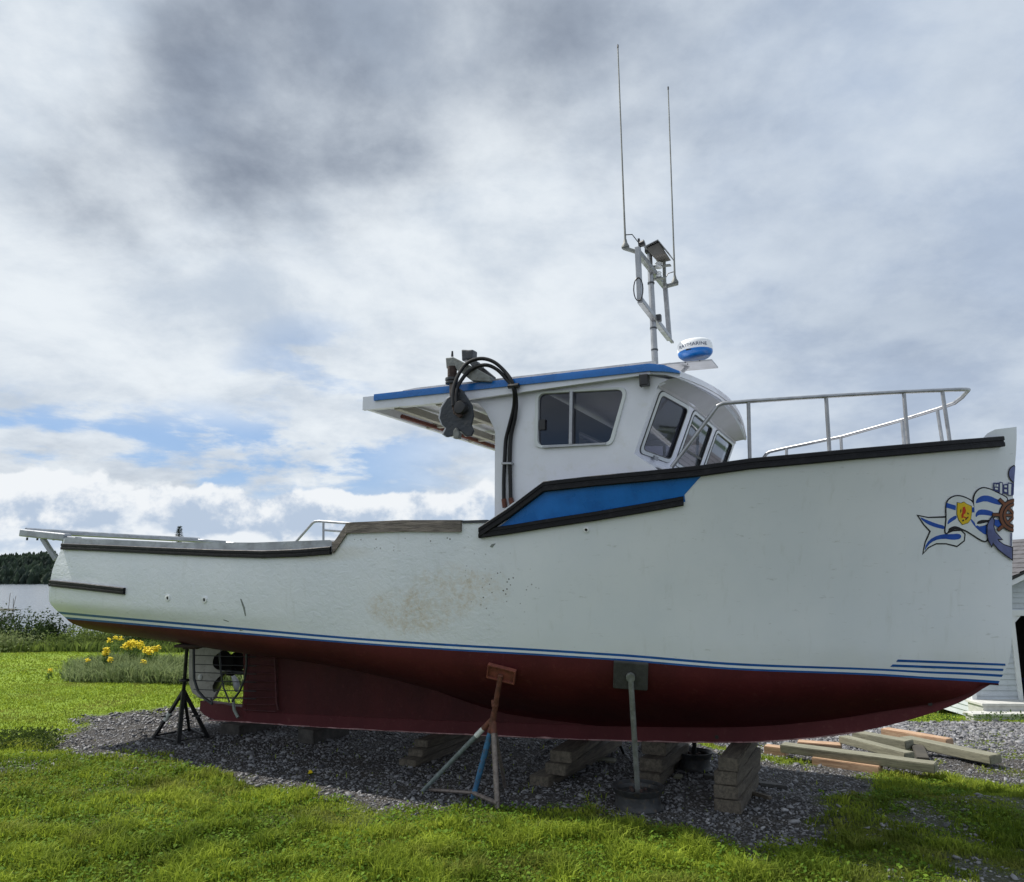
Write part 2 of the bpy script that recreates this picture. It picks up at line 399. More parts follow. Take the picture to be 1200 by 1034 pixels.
def pchip(xs, ys):
    xs = np.array(xs, float); ys = np.array(ys, float); h = np.diff(xs); dl = np.diff(ys)/h
    d = np.zeros_like(ys)
    for i in range(1, len(xs)-1):
        if dl[i-1]*dl[i] > 0:
            w1 = 2*h[i]+h[i-1]; w2 = h[i]+2*h[i-1]; d[i] = (w1+w2)/(w1/dl[i-1]+w2/dl[i])
    d[0] = dl[0]; d[-1] = dl[-1]
    def f(x):
        x = min(max(x, xs[0]), xs[-1]); i = min(max(int(np.searchsorted(xs, x, side='right'))-1, 0), len(h)-1)
        t = (x-xs[i])/h[i]
        return float((1+2*t)*(1-t)**2*ys[i]+t*(1-t)**2*h[i]*d[i]+t*t*(3-2*t)*ys[i+1]+t*t*(t-1)*h[i]*d[i+1])
    return f
def lin(xs, ys): return lambda x: float(np.interp(x, xs, ys))
def sstep(a, b, x):
    t = min(max((x-a)/(b-a), 0), 1); return t*t*(3-2*t)

# ------------------------------------------------------------ boat frame: x = aft to bow, y = port, z = up
TH = R(26)
U = Vector((math.cos(TH), -math.sin(TH), 0)); V = Vector((-math.sin(TH), -math.cos(TH), 0))
L = 9.8; S = Vector((3.97, 6.1, 0))-U*L
def w2l(p): p = Vector(p)-S; return Vector((p.dot(U), -p.dot(V), p.z))
def l2w(t, b, z): return S+U*t+V*b+Vector((0, 0, z))
def lray(px, py):
    r = ray(px, py); return w2l((0, 0, HC)), Vector((r.dot(U), -r.dot(V), r.z))
CL = w2l((0, 0, HC))
def onb(px, py, b):
    o, d = lray(px, py); k = (-b-o.y)/d.y; p = o+d*k; return p
def ont(px, py, t):
    o, d = lray(px, py); k = (t-o.x)/d.x; return o+d*k
def onz(px, py, z=0.):
    o, d = lray(px, py); k = (z-o.z)/d.z; return o+d*k
def wz(px, py, z=0.):
    r = ray(px, py); k = (z-HC)/r.z; return Vector((0, 0, HC))+r*k

# ------------------------------------------------------------ ground
def vnoise(x, y, s, seed=0.):
    """cheap vectorised value noise"""
    x = np.asarray(x)*s+seed*17.3; y = np.asarray(y)*s+seed*5.1
    xi = np.floor(x); yi = np.floor(y); fx = x-xi; fy = y-yi; fx = fx*fx*(3-2*fx); fy = fy*fy*(3-2*fy)
    def h(a, b): 
        q = np.sin(a*127.1+b*311.7)*43758.5453; return q-np.floor(q)
    return (h(xi, yi)*(1-fx)+h(xi+1, yi)*fx)*(1-fy)+(h(xi, yi+1)*(1-fx)+h(xi+1, yi+1)*fx)*fy
def fbm(x, y, s, o=4, seed=0.):
    a = 0; w = .5
    for i in range(o): a = a+w*vnoise(x, y, s*2**i, seed+i); w *= .5
    return a/(1-.5**o)
def npss(a, b, x): t = np.clip((x-a)/(b-a), 0, 1); return t*t*(3-2*t)
def height(x, y):
    x = np.asarray(x, float); y = np.asarray(y, float)
    right = npss(1.5, 4.5, x-.25*np.maximum(y-9, 0)*0)
    h = -.118*np.maximum(y-8.8, 0)*right*(y < 24)-.118*15.2*right*(y >= 24)
    left = 1-right
    h = h-.16*npss(6.7, 7.7, y)*npss(1.7, 2.7, x)*npss(60, 30, y)
    h = h-.02*np.maximum(y-12, 0)*left*(y < 26)-.28*left*(y >= 26)
    h = h-5.0*npss(25, 48, y)
    h = h+.05*(fbm(x, y, .6, 3, 3)-.5)*npss(3, 6, np.abs(y-1))
    h = h+30.*npss(600, 950, y)*(.72+.5*fbm(x, y, .006, 3, 9))*npss(200, -100, x)+2.2*npss(598, 640, y)
    return h
def seg_d(px, py, poly):   # signed: inside polygon positive distance
    px = np.asarray(px); py = np.asarray(py); inside = np.zeros(px.shape, bool); dm = np.full(px.shape, 1e9)
    n = len(poly)
    for i in range(n):
        x1, y1 = poly[i]; x2, y2 = poly[(i+1) % n]
        c = ((y1 > py) != (y2 > py)) & (px < (x2-x1)*(py-y1)/(y2-y1+1e-12)+x1); inside ^= c
        dx, dy = x2-x1, y2-y1; t = np.clip(((px-x1)*dx+(py-y1)*dy)/(dx*dx+dy*dy), 0, 1)
        dm = np.minimum(dm, np.hypot(px-x1-t*dx, py-y1-t*dy))
    return np.where(inside, dm, -dm)
PAD = [wz(*p)[:2] for p in [(50, 866), (100, 842), (200, 832), (330, 832), (480, 845), (700, 858), (880, 870), (1010, 880), (1060, 900), (965, 930), (1000, 960), (960, 990), (880, 1000), (820, 980), (760, 968), (700, 957), (655, 951), (600, 955), (545, 955), (440, 948), (400, 938), (330, 925), (285, 922), (250, 917), (225, 903), (150, 889), (80, 892), (40, 880)]]
DRIVE = [(2.2, 9.6), (3.4, 8.35), (5.2, 7.7), (9, 7.2), (16, 8.5), (18, 15.2), (11, 15.8), (7.5, 15.6), (2.0, 13.5), (-1.5, 12), (-1.5, 10.6)]
def gravel(x, y):
    nz = (fbm(x, y, 1.6, 4, 1)-.5)*1.1
    a = npss(-.16, .20, seg_d(x, y, PAD)+nz*.62+(vnoise(x, y, 9, 14)-.5)*.16)
    b = npss(-.15, .2, seg_d(x, y, DRIVE)+nz*.6)
    # thin worn turf to the right of the pad
    wz_ = npss(1.6, 2.3, x)*npss(7.4, 6.6, y)*npss(4.0, 4.5, y)
    c = wz_*npss(.40, .70, fbm(x, y, 2.2, 5, 5))*.74
    d_ = npss(-3.0, -4.2, x)*npss(8.6, 8.0, y)*npss(6.9, 7.4, y)*npss(.56, .64, fbm(x, y, 1.3, 4, 8))*.5
    e = npss(2.3, 1.6, y+nz)  # unseen gravel added behind the camera to cut green bounce onto the hull
    return np.clip(np.maximum(np.maximum(np.maximum(a, b), np.maximum(c, d_)), e), 0, 1)
def build_ground():
    def axis(fine0, fine1, step, lo, hi, gr=1.13):
        a = list(np.arange(fine0, fine1, step)); s_ = step
        r = [a[-1]]
        while r[-1] < hi: s_ *= gr; r.append(r[-1]+s_)
        s_ = step; l = [a[0]]
        while l[-1] > lo: s_ *= gr; l.append(l[-1]-s_)
        return np.array(l[1:][::-1]+a+r[1:])
    xs = axis(-7.5, 7.5, .055, -1800, 1800); ys = axis(3.6, 11, .055, -60, 2600)
    X, Y = np.meshgrid(xs, ys); Z = height(X, Y); gm = gravel(X, Y)
    near = (Y < 16)
    Z = Z+np.where(near, .018*(fbm(X, Y, 3.5, 4, 2)-.5), 0)
    ny, nx = X.shape; idx = np.arange(nx*ny).reshape(ny, nx)
    F_ = np.stack([idx[:-1, :-1], idx[:-1, 1:], idx[1:, 1:], idx[1:, :-1]], -1).reshape(-1, 4)
    m, nt, b, g = material('ground_turf_and_gravel')
    oc = nn(nt, 'ShaderNodeTexCoord').outputs['Object']
    at = nn(nt, 'ShaderNodeAttribute'); at.attribute_name = 'gravel'
    n1 = g.noise(oc, .35, 5, .6); n2 = g.noise(oc, 3.0, 7, .7); n3 = g.noise(oc, 26, 4, .7)
    grass = g.mix(g.ss(n1, .35, .65), (.16, .25, .018), (.23, .33, .030))
    grass = g.mix(g.m('MULTIPLY', g.ss(n2, .5, .72), .55), grass, (.085, .12, .018))
    grass = g.mix(g.m('MULTIPLY', g.ss(n3, .45, .75), .5), grass, (.055, .08, .012))
    yy = g.sep(oc)[1]
    grass = g.mix(g.ss(yy, 9.5, 7.5), grass, g.mix(g.ss(n2, .4, .65), (.055, .075, .014), (.10, .13, .022)))
    vd = g.voro(oc, 42, out=1); vdist = g.voro(oc, 42)
    hs = nn(nt, 'ShaderNodeSeparateColor'); nt.links.new(vd, hs.inputs[0])
    gr_ = g.mix(hs.outputs[0], (.045, .045, .050), (.17, .168, .170))
    gr_ = g.mix(g.ss(vdist, .25, .6), gr_, (.045, .042, .040))
    gr_ = g.mix(g.m('MULTIPLY', g.ss(n2, .42, .7), .6), gr_, (.075, .066, .055))
    c = g.mix(at.outputs['Fac'], grass, gr_)
    c = g.mix(g.ss(yy, 560, 600), c, (.030, .055, .022))
    nt.links.new(c, b.inputs['Base Color']); b.inputs['Roughness'].default_value = .9; b.inputs['Specular IOR Level'].default_value = .2
    bn = nn(nt, 'ShaderNodeBump'); bn.inputs['Strength'].default_value = .9; bn.inputs['Distance'].default_value = .02
    hgt = g.m('ADD', g.m('MULTIPLY', vdist, -1.0), g.noise(oc, 60, 3, .6))
    nt.links.new(hgt, bn.inputs['Height']); nt.links.new(bn.outputs[0], b.inputs['Normal'])
    o = fast('ground', np.stack([X.ravel(), Y.ravel(), Z.ravel()], 1), F_, m, attr={'gravel': gm.ravel()}, smooth=True)
    tag(o, kind='structure')
    # water
    m, nt, b, g = material('bay_water')
    oc = nn(nt, 'ShaderNodeTexCoord').outputs['Object']
    b.inputs['Base Color'].default_value = (.05, .065, .08, 1); b.inputs['Roughness'].default_value = .16; b.inputs['Specular IOR Level'].default_value = .9
    bn = nn(nt, 'ShaderNodeBump'); bn.inputs['Strength'].default_value = .35; bn.inputs['Distance'].default_value = .25
    w = g.noise(g.vm('MULTIPLY', oc, (.35, 1.4, 1)), .9, 6, .62)
    nt.links.new(w, bn.inputs['Height']); nt.links.new(bn.outputs[0], b.inputs['Normal'])
    wm = MB().add([(-1700, 30, -3.2), (1700, 30, -3.2), (1700, 640, -3.2), (-1700, 640, -3.2)], [(0, 1, 2, 3)]).build('water', m)
    tag(wm, kind='structure')
    # low rocky spit
    mb = MB(); xs_ = np.linspace(-83.5, -77, 40)
    top = []; 
    rings = []
    for i, x in enumerate(xs_):
        e = math.sin(math.pi*i/39)**.5*(.45+.5*noise.noise(Vector((x*.3, 0, 0))))*.45+.02
        y = 124+2*math.sin(x*.1)
        rings.append([(x, y-2.5, -3.4), (x, y-1.2, -3.2+e*.6), (x, y, -3.1+e), (x, y+1.5, -3.2+e*.5), (x, y+3, -3.4)])
    mb.loft(rings)
    mb.build('rocky_spit', mat('spit_rock', (.05, .05, .04), .9, .4, 1.), smooth=True)['kind'] = 'structure'
build_ground()

def leaf_mat(name, a, b_, trans=.35, attr='tone', c_=None):
    m = bpy.data.materials.new(name); m.use_nodes = True; nt = m.node_tree; nt.nodes.clear(); g = G(nt)
    at = nn(nt, 'ShaderNodeAttribute'); at.attribute_name = attr
    col = g.mix(at.outputs['Fac'], a, b_)
    if c_:
        oc = nn(nt, 'ShaderNodeTexCoord').outputs['Object']
        col = g.mix(g.ss(g.noise(oc, .9, 5, .6), .48, .68, 0, .75), col, c_)
    df = nn(nt, 'ShaderNodeBsdfPrincipled'); df.inputs['Roughness'].default_value = .72; df.inputs['Specular IOR Level'].default_value = .12
    tr = nn(nt, 'ShaderNodeBsdfTranslucent'); nt.links.new(col, df.inputs['Base Color']); nt.links.new(col, tr.inputs[0])
    mx = nn(nt, 'ShaderNodeMixShader'); mx.inputs[0].default_value = trans
    nt.links.new(df.outputs[0], mx.inputs[1]); nt.links.new(tr.outputs[0], mx.inputs[2])
    out = nn(nt, 'ShaderNodeOutputMaterial'); nt.links.new(mx.outputs[0], out.inputs[0]); return m

def blades(name, x, y, hgt, wid, lean, m, z0=None, tone=None):
    n = len(x); z = height(x, y) if z0 is None else z0
    a = rng.uniform(0, 2*np.pi, n); la = rng.uniform(0, 2*np.pi, n)
    dx, dy = np.cos(a)*wid/2, np.sin(a)*wid/2; lx, ly = np.cos(la)*lean, np.sin(la)*lean
    P = np.zeros((n, 5, 3))
    P[:, 0] = np.stack([x-dx, y-dy, z-.01], 1); P[:, 1] = np.stack([x+dx, y+dy, z-.01], 1)
    P[:, 2] = np.stack([x-dx*.8+lx*.35, y-dy*.8+ly*.35, z+hgt*.6], 1); P[:, 3] = np.stack([x+dx*.8+lx*.35, y+dy*.8+ly*.35, z+hgt*.6], 1)
    P[:, 4] = np.stack([x+lx, y+ly, z+hgt*(1-.25*np.minimum(lean/np.maximum(hgt, 1e-4), 1))], 1)
    i = np.arange(n)*5
    F_ = np.concatenate([np.stack([i, i+1, i+3], 1), np.stack([i, i+3, i+2], 1), np.stack([i+2, i+3, i+4], 1)])
    tn = rng.uniform(0, 1, n) if tone is None else tone
    return fast(name, P.reshape(-1, 3), F_, m, attr={'tone': np.repeat(tn, 5)})
def build_grass():
    m = leaf_mat('grass_blade', (.085, .135, .014), (.37, .46, .05), .42, c_=(.24, .24, .06))
    xs, ys, hs, ws, ls, ts = [], [], [], [], [], []
    def scatter(n, x0, x1, y0, y1, h, w, tall=1.):
        x = rng.uniform(x0, x1, n); y = rng.uniform(y0, y1, n)
        gm = gravel(x, y); cl = fbm(x, y, 2.2, 3, 4)
        worn = npss(1.5, 2.3, x)*npss(7.6, 7.0, y)
        edge_ = npss(.6, .05, seg_d(x, y, PAD))*npss(.62, .78, vnoise(x, y, 3.3, 33)+.25*(vnoise(x, y, 11, 35)-.5))
        keep = rng.uniform(0, 1, n) > np.clip(gm*1.15-.02-.8*edge_*(gm > .3)+worn*.35*npss(.35, .6, cl), 0, .995)
        # keep only what the lens or a near neighbour of it could see
        keep &= (np.abs(x) < .78*y+2.2)
        x, y, cl, gm, worn = x[keep], y[keep], cl[keep], gm[keep], worn[keep]; k = len(x)
        tuft = npss(.45, .75, vnoise(x, y, 5.5, 11))
        rg_ = npss(9.5, 7.8, y); tuft = tuft*rg_+.35*(1-rg_); cl = cl*rg_+(.75+.3*(cl-.5))*(1-rg_)
        hh = h*(.35+1.0*rng.uniform(0, 1, k)**1.5)*(.45+1.15*tuft)*(1-.4*gm)*(1-.25*worn)
        xs.append(x); ys.append(y); hs.append(hh); ws.append(w*rng.uniform(.6, 1.4, k)); ls.append(hh*rng.uniform(.2, 1.3, k)); ts.append(np.clip(rng.uniform(0, .62, k)+(.55+.75*npss(9.5, 7.8, y))*(cl-.40)-.3*worn, 0, 1))
    scatter(230000, -5, 5.2, 3.7, 6.0, .060, .0085)
    scatter(210000, -7.5, 7, 6.0, 9.0, .055, .010)
    scatter(150000, -13, 10, 9.0, 14.0, .034, .014)
    scatter(130000, -22, 16, 14.0, 24.0, .036, .026)
    A = [np.concatenate(q) for q in (xs, ys, hs, ws, ls, ts)]
    # worn pad rim tufts
    o = blades('grass', A[0], A[1], A[2], A[3], A[4], m, tone=A[5])
    tag(o, 'short green lawn grass growing round the gravel pad', 'grass', kind='stuff')
    # broad leaves (plantain, clover) in the lawn
    n = 60000; x = rng.uniform(-6.5, 5, n); y = rng.uniform(3.8, 8.3, n)
    k = (gravel(x, y) < .35+.3*rng.uniform(0, 1, n)) & (np.abs(x) < .75*y+.8) & (fbm(x, y, 1.1, 3, 21) > .44); x, y = x[k], y[k]
    n = len(x); z = height(x, y)+rng.uniform(.005, .045, n); a = rng.uniform(0, 6.28, n); ln = rng.uniform(.012, .030, n); wd = ln*rng.uniform(.35, .6, n); ti = rng.uniform(-.3, .9, n)
    cx, sx = np.cos(a), np.sin(a)
    P = np.stack([np.stack([x, y, z-.004], 1), np.stack([x+cx*ln*.5-sx*wd, y+sx*ln*.5+cx*wd, z+ti*ln*.5], 1), np.stack([x+cx*ln, y+sx*ln, z+ti*ln*.8], 1), np.stack([x+cx*ln*.5+sx*wd, y+sx*ln*.5-cx*wd, z+ti*ln*.5], 1)], 1)
    i = np.arange(n)*4; tn = rng.uniform(0, 1, n)
    o = fast('lawn_weeds', P.reshape(-1, 3), np.stack([i, i+1, i+2, i+3], 1), leaf_mat('weed_leaf', (.06, .13, .012), (.17, .27, .03), .35), attr={'tone': np.repeat(tn, 4)})
    tag(o, 'small broad-leaved weeds and clover mixed through the lawn', 'weeds', kind='stuff')
build_grass()
def build_stones():
    # irregular flat shale chips
    bases = []
    for q in range(6):
        bm = bmesh.new(); bmesh.ops.create_icosphere(bm, subdivisions=1, radius=1)
        v = np.array([p.co for p in bm.verts]); f = np.array([[w.index for w in p.verts] for p in bm.faces]); bm.free()
        r = np.random.default_rng(q); v = v*(1+r.uniform(-.38, .3, (len(v), 1))); v = np.sign(v)*np.abs(v)**.8
        bases.append((v, f))
    n = 260000; x = rng.uniform(-7.5, 12.5, n); y = rng.uniform(4.0, 16.3, n)
    gm = gravel(x, y)
    far = npss(7.5, 11, y); keep = (rng.uniform(0, 1, n) < gm*(1-.45*far)) & (np.abs(x) < .75*y+1.2)
    x, y = x[keep], y[keep]; n = len(x); print('stones', n)
    s_ = np.exp(rng.normal(math.log(.0078), .48, n))*(1+1.1*npss(8, 14, y)); s_ = np.clip(s_, .006, .06)
    z = height(x, y)+s_*.18
    # rotation matrices
    ax = rng.uniform(-.6, .6, (2, n)); rz = rng.uniform(0, 6.283, n)
    cz, sz = np.cos(rz), np.sin(rz); cx_, sx_ = np.cos(ax[0]), np.sin(ax[0]); cy_, sy_ = np.cos(ax[1]), np.sin(ax[1])
    Vs, Fs, T = [], [], []; o = 0
    kind = rng.integers(0, 6, n); el = rng.uniform(.7, 1.7, n); fl = rng.uniform(.25, .7, n); tn = np.clip(rng.normal(.42, .22, n), 0, 1)
    for q in range(6):
        i = np.where(kind == q)[0]; v, f = bases[q]; k = len(i)
        P = v[None]*np.stack([s_[i]*el[i], s_[i]/el[i]**.5, s_[i]*fl[i]], 1)[:, None]
        X, Y, Z = P[..., 0], P[..., 1], P[..., 2]
        Y, Z = Y*cx_[i, None]-Z*sx_[i, None], Y*sx_[i, None]+Z*cx_[i, None]
        X, Z = X*cy_[i, None]+Z*sy_[i, None], -X*sy_[i, None]+Z*cy_[i, None]
        X, Y = X*cz[i, None]-Y*sz[i, None], X*sz[i, None]+Y*cz[i, None]
        Vs.append(np.stack([X+x[i, None], Y+y[i, None], Z+z[i, None]], -1).reshape(-1, 3))
        Fs.append((f[None]+(o+np.arange(k)*len(v))[:, None, None]).reshape(-1, 3)); T.append(np.repeat(tn[i], len(v))); o += k*len(v)
    m, nt, b, g = material('shale_gravel')
    at = nn(nt, 'ShaderNodeAttribute'); at.attribute_name = 'tone'
    oc = nn(nt, 'ShaderNodeTexCoord').outputs['Object']
    c = g.mix(at.outputs['Fac'], (.032, .033, .040), (.33, .33, .345))
    c = g.mix(g.m('MULTIPLY', g.ss(g.noise(oc, 3, 6, .7), .5, .7), .35), c, (.12, .095, .07))
    nt.links.new(c, b.inputs['Base Color']); b.inputs['Roughness'].default_value = .62
    ob = fast('gravel', np.concatenate(Vs), np.concatenate(Fs), m, attr={'tone': np.concatenate(T)})
    tag(ob, 'loose grey shale gravel spread under and around the boat', 'gravel', kind='stuff')
build_stones()


# ------------------------------------------------------------ the boat
BOAT = empty('lobster_boat', S, 'white lobster boat with red bottom, blue trim and wheelhouse, propped up on land', 'boat', rz=-TH)
T0 = pchip([-1, 0, .35, .7, .9, 1.0], [.30, .20, .07, .03, .09, .20])      # transom position against row r
T1 = pchip([-.2, 0, .25, .6, .9, 1.0], [9.905, 9.89, 9.82, 9.745, 9.675, 9.58])
s_of = lambda t: t/9.8
BS = pchip([k/9.8 for k in (0, 1, 2.5, 4, 5.5, 6.5, 7.3, 8, 8.7, 9.3, 9.65, 9.8)], [1.38, 1.44, 1.50, 1.56, 1.58, 1.55, 1.45, 1.24, .93, .52, .20, .035])
BW = pchip([k/9.8 for k in (0, 1, 2.5, 4, 5.5, 6.5, 7.3, 8, 8.7, 9.2, 9.55, 9.8)], [1.34, 1.42, 1.48, 1.50, 1.46, 1.31, 1.09, .83, .52, .29, .11, .03])
ZREF = pchip([0, .15, .3, .45, .55, .66, .8, .9, 1], [2.18, 2.13, 2.12, 2.22, 2.34, 2.56, 2.68, 2.79, 2.98])
STR = pchip([0, .3, .5, .86, .93, .97, 1], [.085, .066, .055, .052, .055, .064, .068])
def topside(s, z, zw):
    zr = ZREF(s); r = (zr-z)/(zr-zw); rc = min(max(r, -.25), 1)
    t0, t1 = T0(rc), T1(rc); t = t0+s*(t1-t0)
    p = 1+.75*sstep(.55, .95, s); g_ = (1-rc)**p if rc < 1 else 0
    bl = .022
    b = BW(s)+(BS(s)-BW(s))*g_+bl*math.sin(math.pi*min(max(rc, 0), 1))*(1-sstep(.9, 1, s))
    # turn of the bilge begins just above the boot top near the stern
    b -= .10*(1-sstep(.0, .5, s))*sstep(.75, 1., rc)
    return t, max(b, .02)
def curve_sz(pts, zw_f):
    out = []
    for px, py in pts:
        b = 1.4; s = .5; z = 2.
        for _ in range(30):
            p = onb(px, py, b); z = p.z; zr = ZREF(s); zw = zw_f(s) if zw_f else z-1e-3
            r = min(max((zr-z)/(zr-zw), -.25), 1) if zw_f else 1.
            s = s*.3+.7*min(max((p.x-T0(r))/(T1(r)-T0(r)), 0), 1)
            b = topside(s, z, zw)[1] if zw_f else max(BW(s)-.10*(1-sstep(0, .5, s)), .02)
        out.append((s, z))
    return out
zwp = curve_sz([(78, 726), (150, 732), (301, 745), (450, 757.3), (590, 766), (720, 774), (860, 785), (1030, 792), (1107, 797), (1164, 801)], None)
print('zw', [(round(a, 3), round(b, 3)) for a, b in zwp])
ZW = pchip([0]+[a for a, _ in zwp if 0.01 < a < .995]+[1], [zwp[0][1]+.005]+[b for a, b in zwp if 0.01 < a < .995]+[zwp[-1][1]])
ztp = curve_sz([(80, 631), (120, 634), (200, 637), (300, 637.5), (388, 634.5), (393, 638), (408, 614.7), (473, 612), (541, 612), (572, 611), (600, 590), (640, 565), (700, 559), (760, 553), (820, 547), (880, 538.5), (1000, 528), (1100, 519), (1152, 513.5), (1157, 508), (1166, 503.5), (1188, 500)], ZW)
print('zt', [(round(a, 3), round(b, 3)) for a, b in ztp])
ztp = [p for i, p in enumerate(ztp) if i == 0 or p[0] > max(q[0] for q in ztp[:i])+.0015]
ZT = lin([0]+[a for a, _ in ztp if .01 < a < .993]+[1], [ztp[0][1]]+[b for a, b in ztp if .01 < a < .993]+[ztp[-1][1]])
# keel profile on the centreline
kp = [onb(x, y, .06) for x, y in [(246, 844), (300, 847), (350, 850.5), (420, 854.5), (500, 858.5), (600, 863), (700, 867), (800, 869.5), (850, 870), (900, 868.5), (950, 864.5), (1000, 858.5), (1045, 849.5), (1080, 840), (1110, 830), (1135, 819), (1152, 808), (1166, 800)]]
ZK = pchip([p.x for p in kp], [p.z for p in kp]); KX0, KX1 = kp[0].x, kp[-1].x
gp = [(330, 768), (390, 778), (450, 791), (500, 806), (550, 824), (600, 838)]
gpt = [onb(x, y, .08) for x, y in gp]
def ZG(t):
    zk = ZK(max(t, KX0)); w = lambda q: .115
    f = pchip([0, .5, 1.6]+[p.x for p in gpt]+[6.3], [1.12, 1.06, .99]+[p.z for p in gpt]+[ZK(6.3)+.125])
    if t < 6.3: return f(t)
    return zk+.125*(1-sstep(8.6, 9.6, t)*.75)
print('keel', [tuple(round(c, 2) for c in p) for p in kp[::3]], [tuple(round(c, 2) for c in p) for p in gpt])
def under(s, ph):
    zw = ZW(s); b0 = topside(s, zw, zw)[1]
    t0 = .20+.45*ph; t = t0+s*(9.58-t0); zg = min(ZG(t), zw-.015); h = zw-zg; gb = min(.075, b0*.8)
    aft = 1-sstep(.12, .5, s); fw = sstep(.6, .95, s)
    P0 = (b0, zw); P1 = (b0-.02*aft-b0*.04*fw, zw-h*(.62-.12*fw)); P2 = (gb+(b0-gb)*(.40*aft+.20*(1-aft)*(1-fw)+.30*fw), zg+h*(.10*aft+.26*(1-aft)*(1-fw)+.20*fw)); P3 = (gb, zg)
    q = 1-ph
    b = q**3*P0[0]+3*q*q*ph*P1[0]+3*q*ph*ph*P2[0]+ph**3*P3[0]; z = q**3*P0[1]+3*q*q*ph*P1[1]+3*q*ph*ph*P2[1]+ph**3*P3[1]
    return t, b, z
SC = sorted(set([round(k/150, 5) for k in range(151)]+[a+d for a, _ in ztp for d in (-.0006, 0, .0006) if .02 < a < .99]))
def build_hull():
    NT = 20; NU = 16; cols = []
    for s in SC:
        col = []; zw = ZW(s); zt = ZT(s); st = STR(s)
        zs = [zt+(zw+st-zt)*j/NT for j in range(NT+1)]+[zw+st*(.64+.08*sstep(.8, .95, s)), zw+st*.28, zw]
        for z in zs:
            t, b = topside(s, z, zw); col.append((t, b, z))
        for j in range(1, NU+1): col.append(under(s, j/NU))
        cols.append(col)
    nr = len(cols[0])
    mb = MB(); n = len(cols)
    Vs = [(t, -b, z) for c in cols for t, b, z in c]+[(t, b, z) for c in cols for t, b, z in c]
    def mi(j):
        if j < NT: return 0
        if j == NT: return 1
        if j == NT+1: return 0
        if j == NT+2: return 1
        return 2
    Fs, MI = [], []
    for side in (0, 1):
        o = side*n*nr
        for i in range(n-1):
            for j in range(nr-1):
                q = (o+i*nr+j, o+i*nr+j+1, o+(i+1)*nr+j+1, o+(i+1)*nr+j)
                Fs.append(q if side else q[::-1]); MI.append(mi(j))
    o = n*nr
    for j in range(nr-1):
        Fs.append((j, j+1, o+j+1, o+j)); MI.append(mi(j))                                   # transom
        k = (n-1)*nr+j; Fs.append((k, k+1, o+k+1, o+k)); MI.append(mi(j))                   # stem face
    mb.v = Vs; mb.f = Fs; mb.mi = MI
    ob = mb.build('hull', [M['hull'], M['blue_stripe'], M['red']], BOAT, smooth=True, angle=28)
    stb = [(i*nr+j, i*nr+j+1, (i+1)*nr+j+1, (i+1)*nr+j) for i in range(n-1) for j in range(nr-1)]
    return ob, BVHTree.FromPolygons([Vector(v) for v in Vs[:n*nr]], stb), cols
HULL, BV, COLS = build_hull()
def hit(px, py):
    o, d = lray(px, py); d = d.normalized(); p, nrm, i, dist = BV.ray_cast(o, d)
    if p is None:
        q = o+d*((-0.15-o.y)/d.y)
        p, nrm, i, dist = BV.find_nearest(q)
    if nrm.y > 0: nrm = -nrm
    return p, nrm
def near_surf(t, z):
    """hull surface point on the starboard side at station t and height z"""
    p, nrm, i, d = BV.ray_cast(Vector((t, -5, z)), Vector((0, 1, 0)))
    if p is None: p, nrm, i, d = BV.find_nearest(Vector((t, -1, z)))
    if nrm.y > 0: nrm = -nrm
    return p, nrm
def dens(pts, step):
    out = [tuple(pts[0])]
    for a, b in zip(pts, pts[1:]):
        n = max(1, int(math.hypot(b[0]-a[0], b[1]-a[1])/step))
        out += [(a[0]+(b[0]-a[0])*k/n, a[1]+(b[1]-a[1])*k/n) for k in range(1, n+1)]
    return out
def rail_strip(name, px_bottom, h, th, m, label=None, up=None, step=14, mirror=False):
    """D-section rubbing strip laid along the hull side, its lower edge through these sights"""
    pts = dens(px_bottom, step); rings = []
    for x, y in pts:
        p, nr_ = hit(x, y); n_ = Vector((nr_.x, nr_.y, 0)).normalized()
        a = p-n_*.03; b = p+n_*th
        rings.append([a, p+n_*th*.86, b+Vector((0, 0, h*.07)), b+Vector((0, 0, h*.38)), b-n_*th*.16+Vector((0, 0, h*.42)), b-n_*th*.16+Vector((0, 0, h*.58)), b+Vector((0, 0, h*.62)), b+Vector((0, 0, h*.93)), p+n_*th*.86+Vector((0, 0, h)), a+Vector((0, 0, h))])
    mb = MB().loft(rings)
    if mirror: mb.loft([[Vector((q.x, -q.y, q.z)) for q in r] for r in rings])
    o = mb.build(name, m, BOAT, smooth=True, angle=22)
    if label: tag(o, label)
    return o
def stem_x(y):
    best = None
    k = min(range(len(STEM)), key=lambda i: abs(STEM[i][1]-y))
    return STEM[k][0]
def projl(p):
    w = l2w(p[0], -p[1], p[2]); z = w.z-HC; d = w.y*cp+z*sp; return CX+F_PX*w.x/d, CY-F_PX*(-w.y*sp+z*cp)/d
STEM = []
for a_, b_ in zip(COLS[-1], COLS[-1][1:]):
    p0_, p1_ = projl((a_[0], -a_[1], a_[2])), projl((b_[0], -b_[1], b_[2]))
    n_ = max(2, int(abs(p1_[1]-p0_[1])*2)+1)
    for i_ in range(n_): f_ = i_/n_; STEM.append((p0_[0]+(p1_[0]-p0_[0])*f_, p0_[1]+(p1_[1]-p0_[1])*f_))
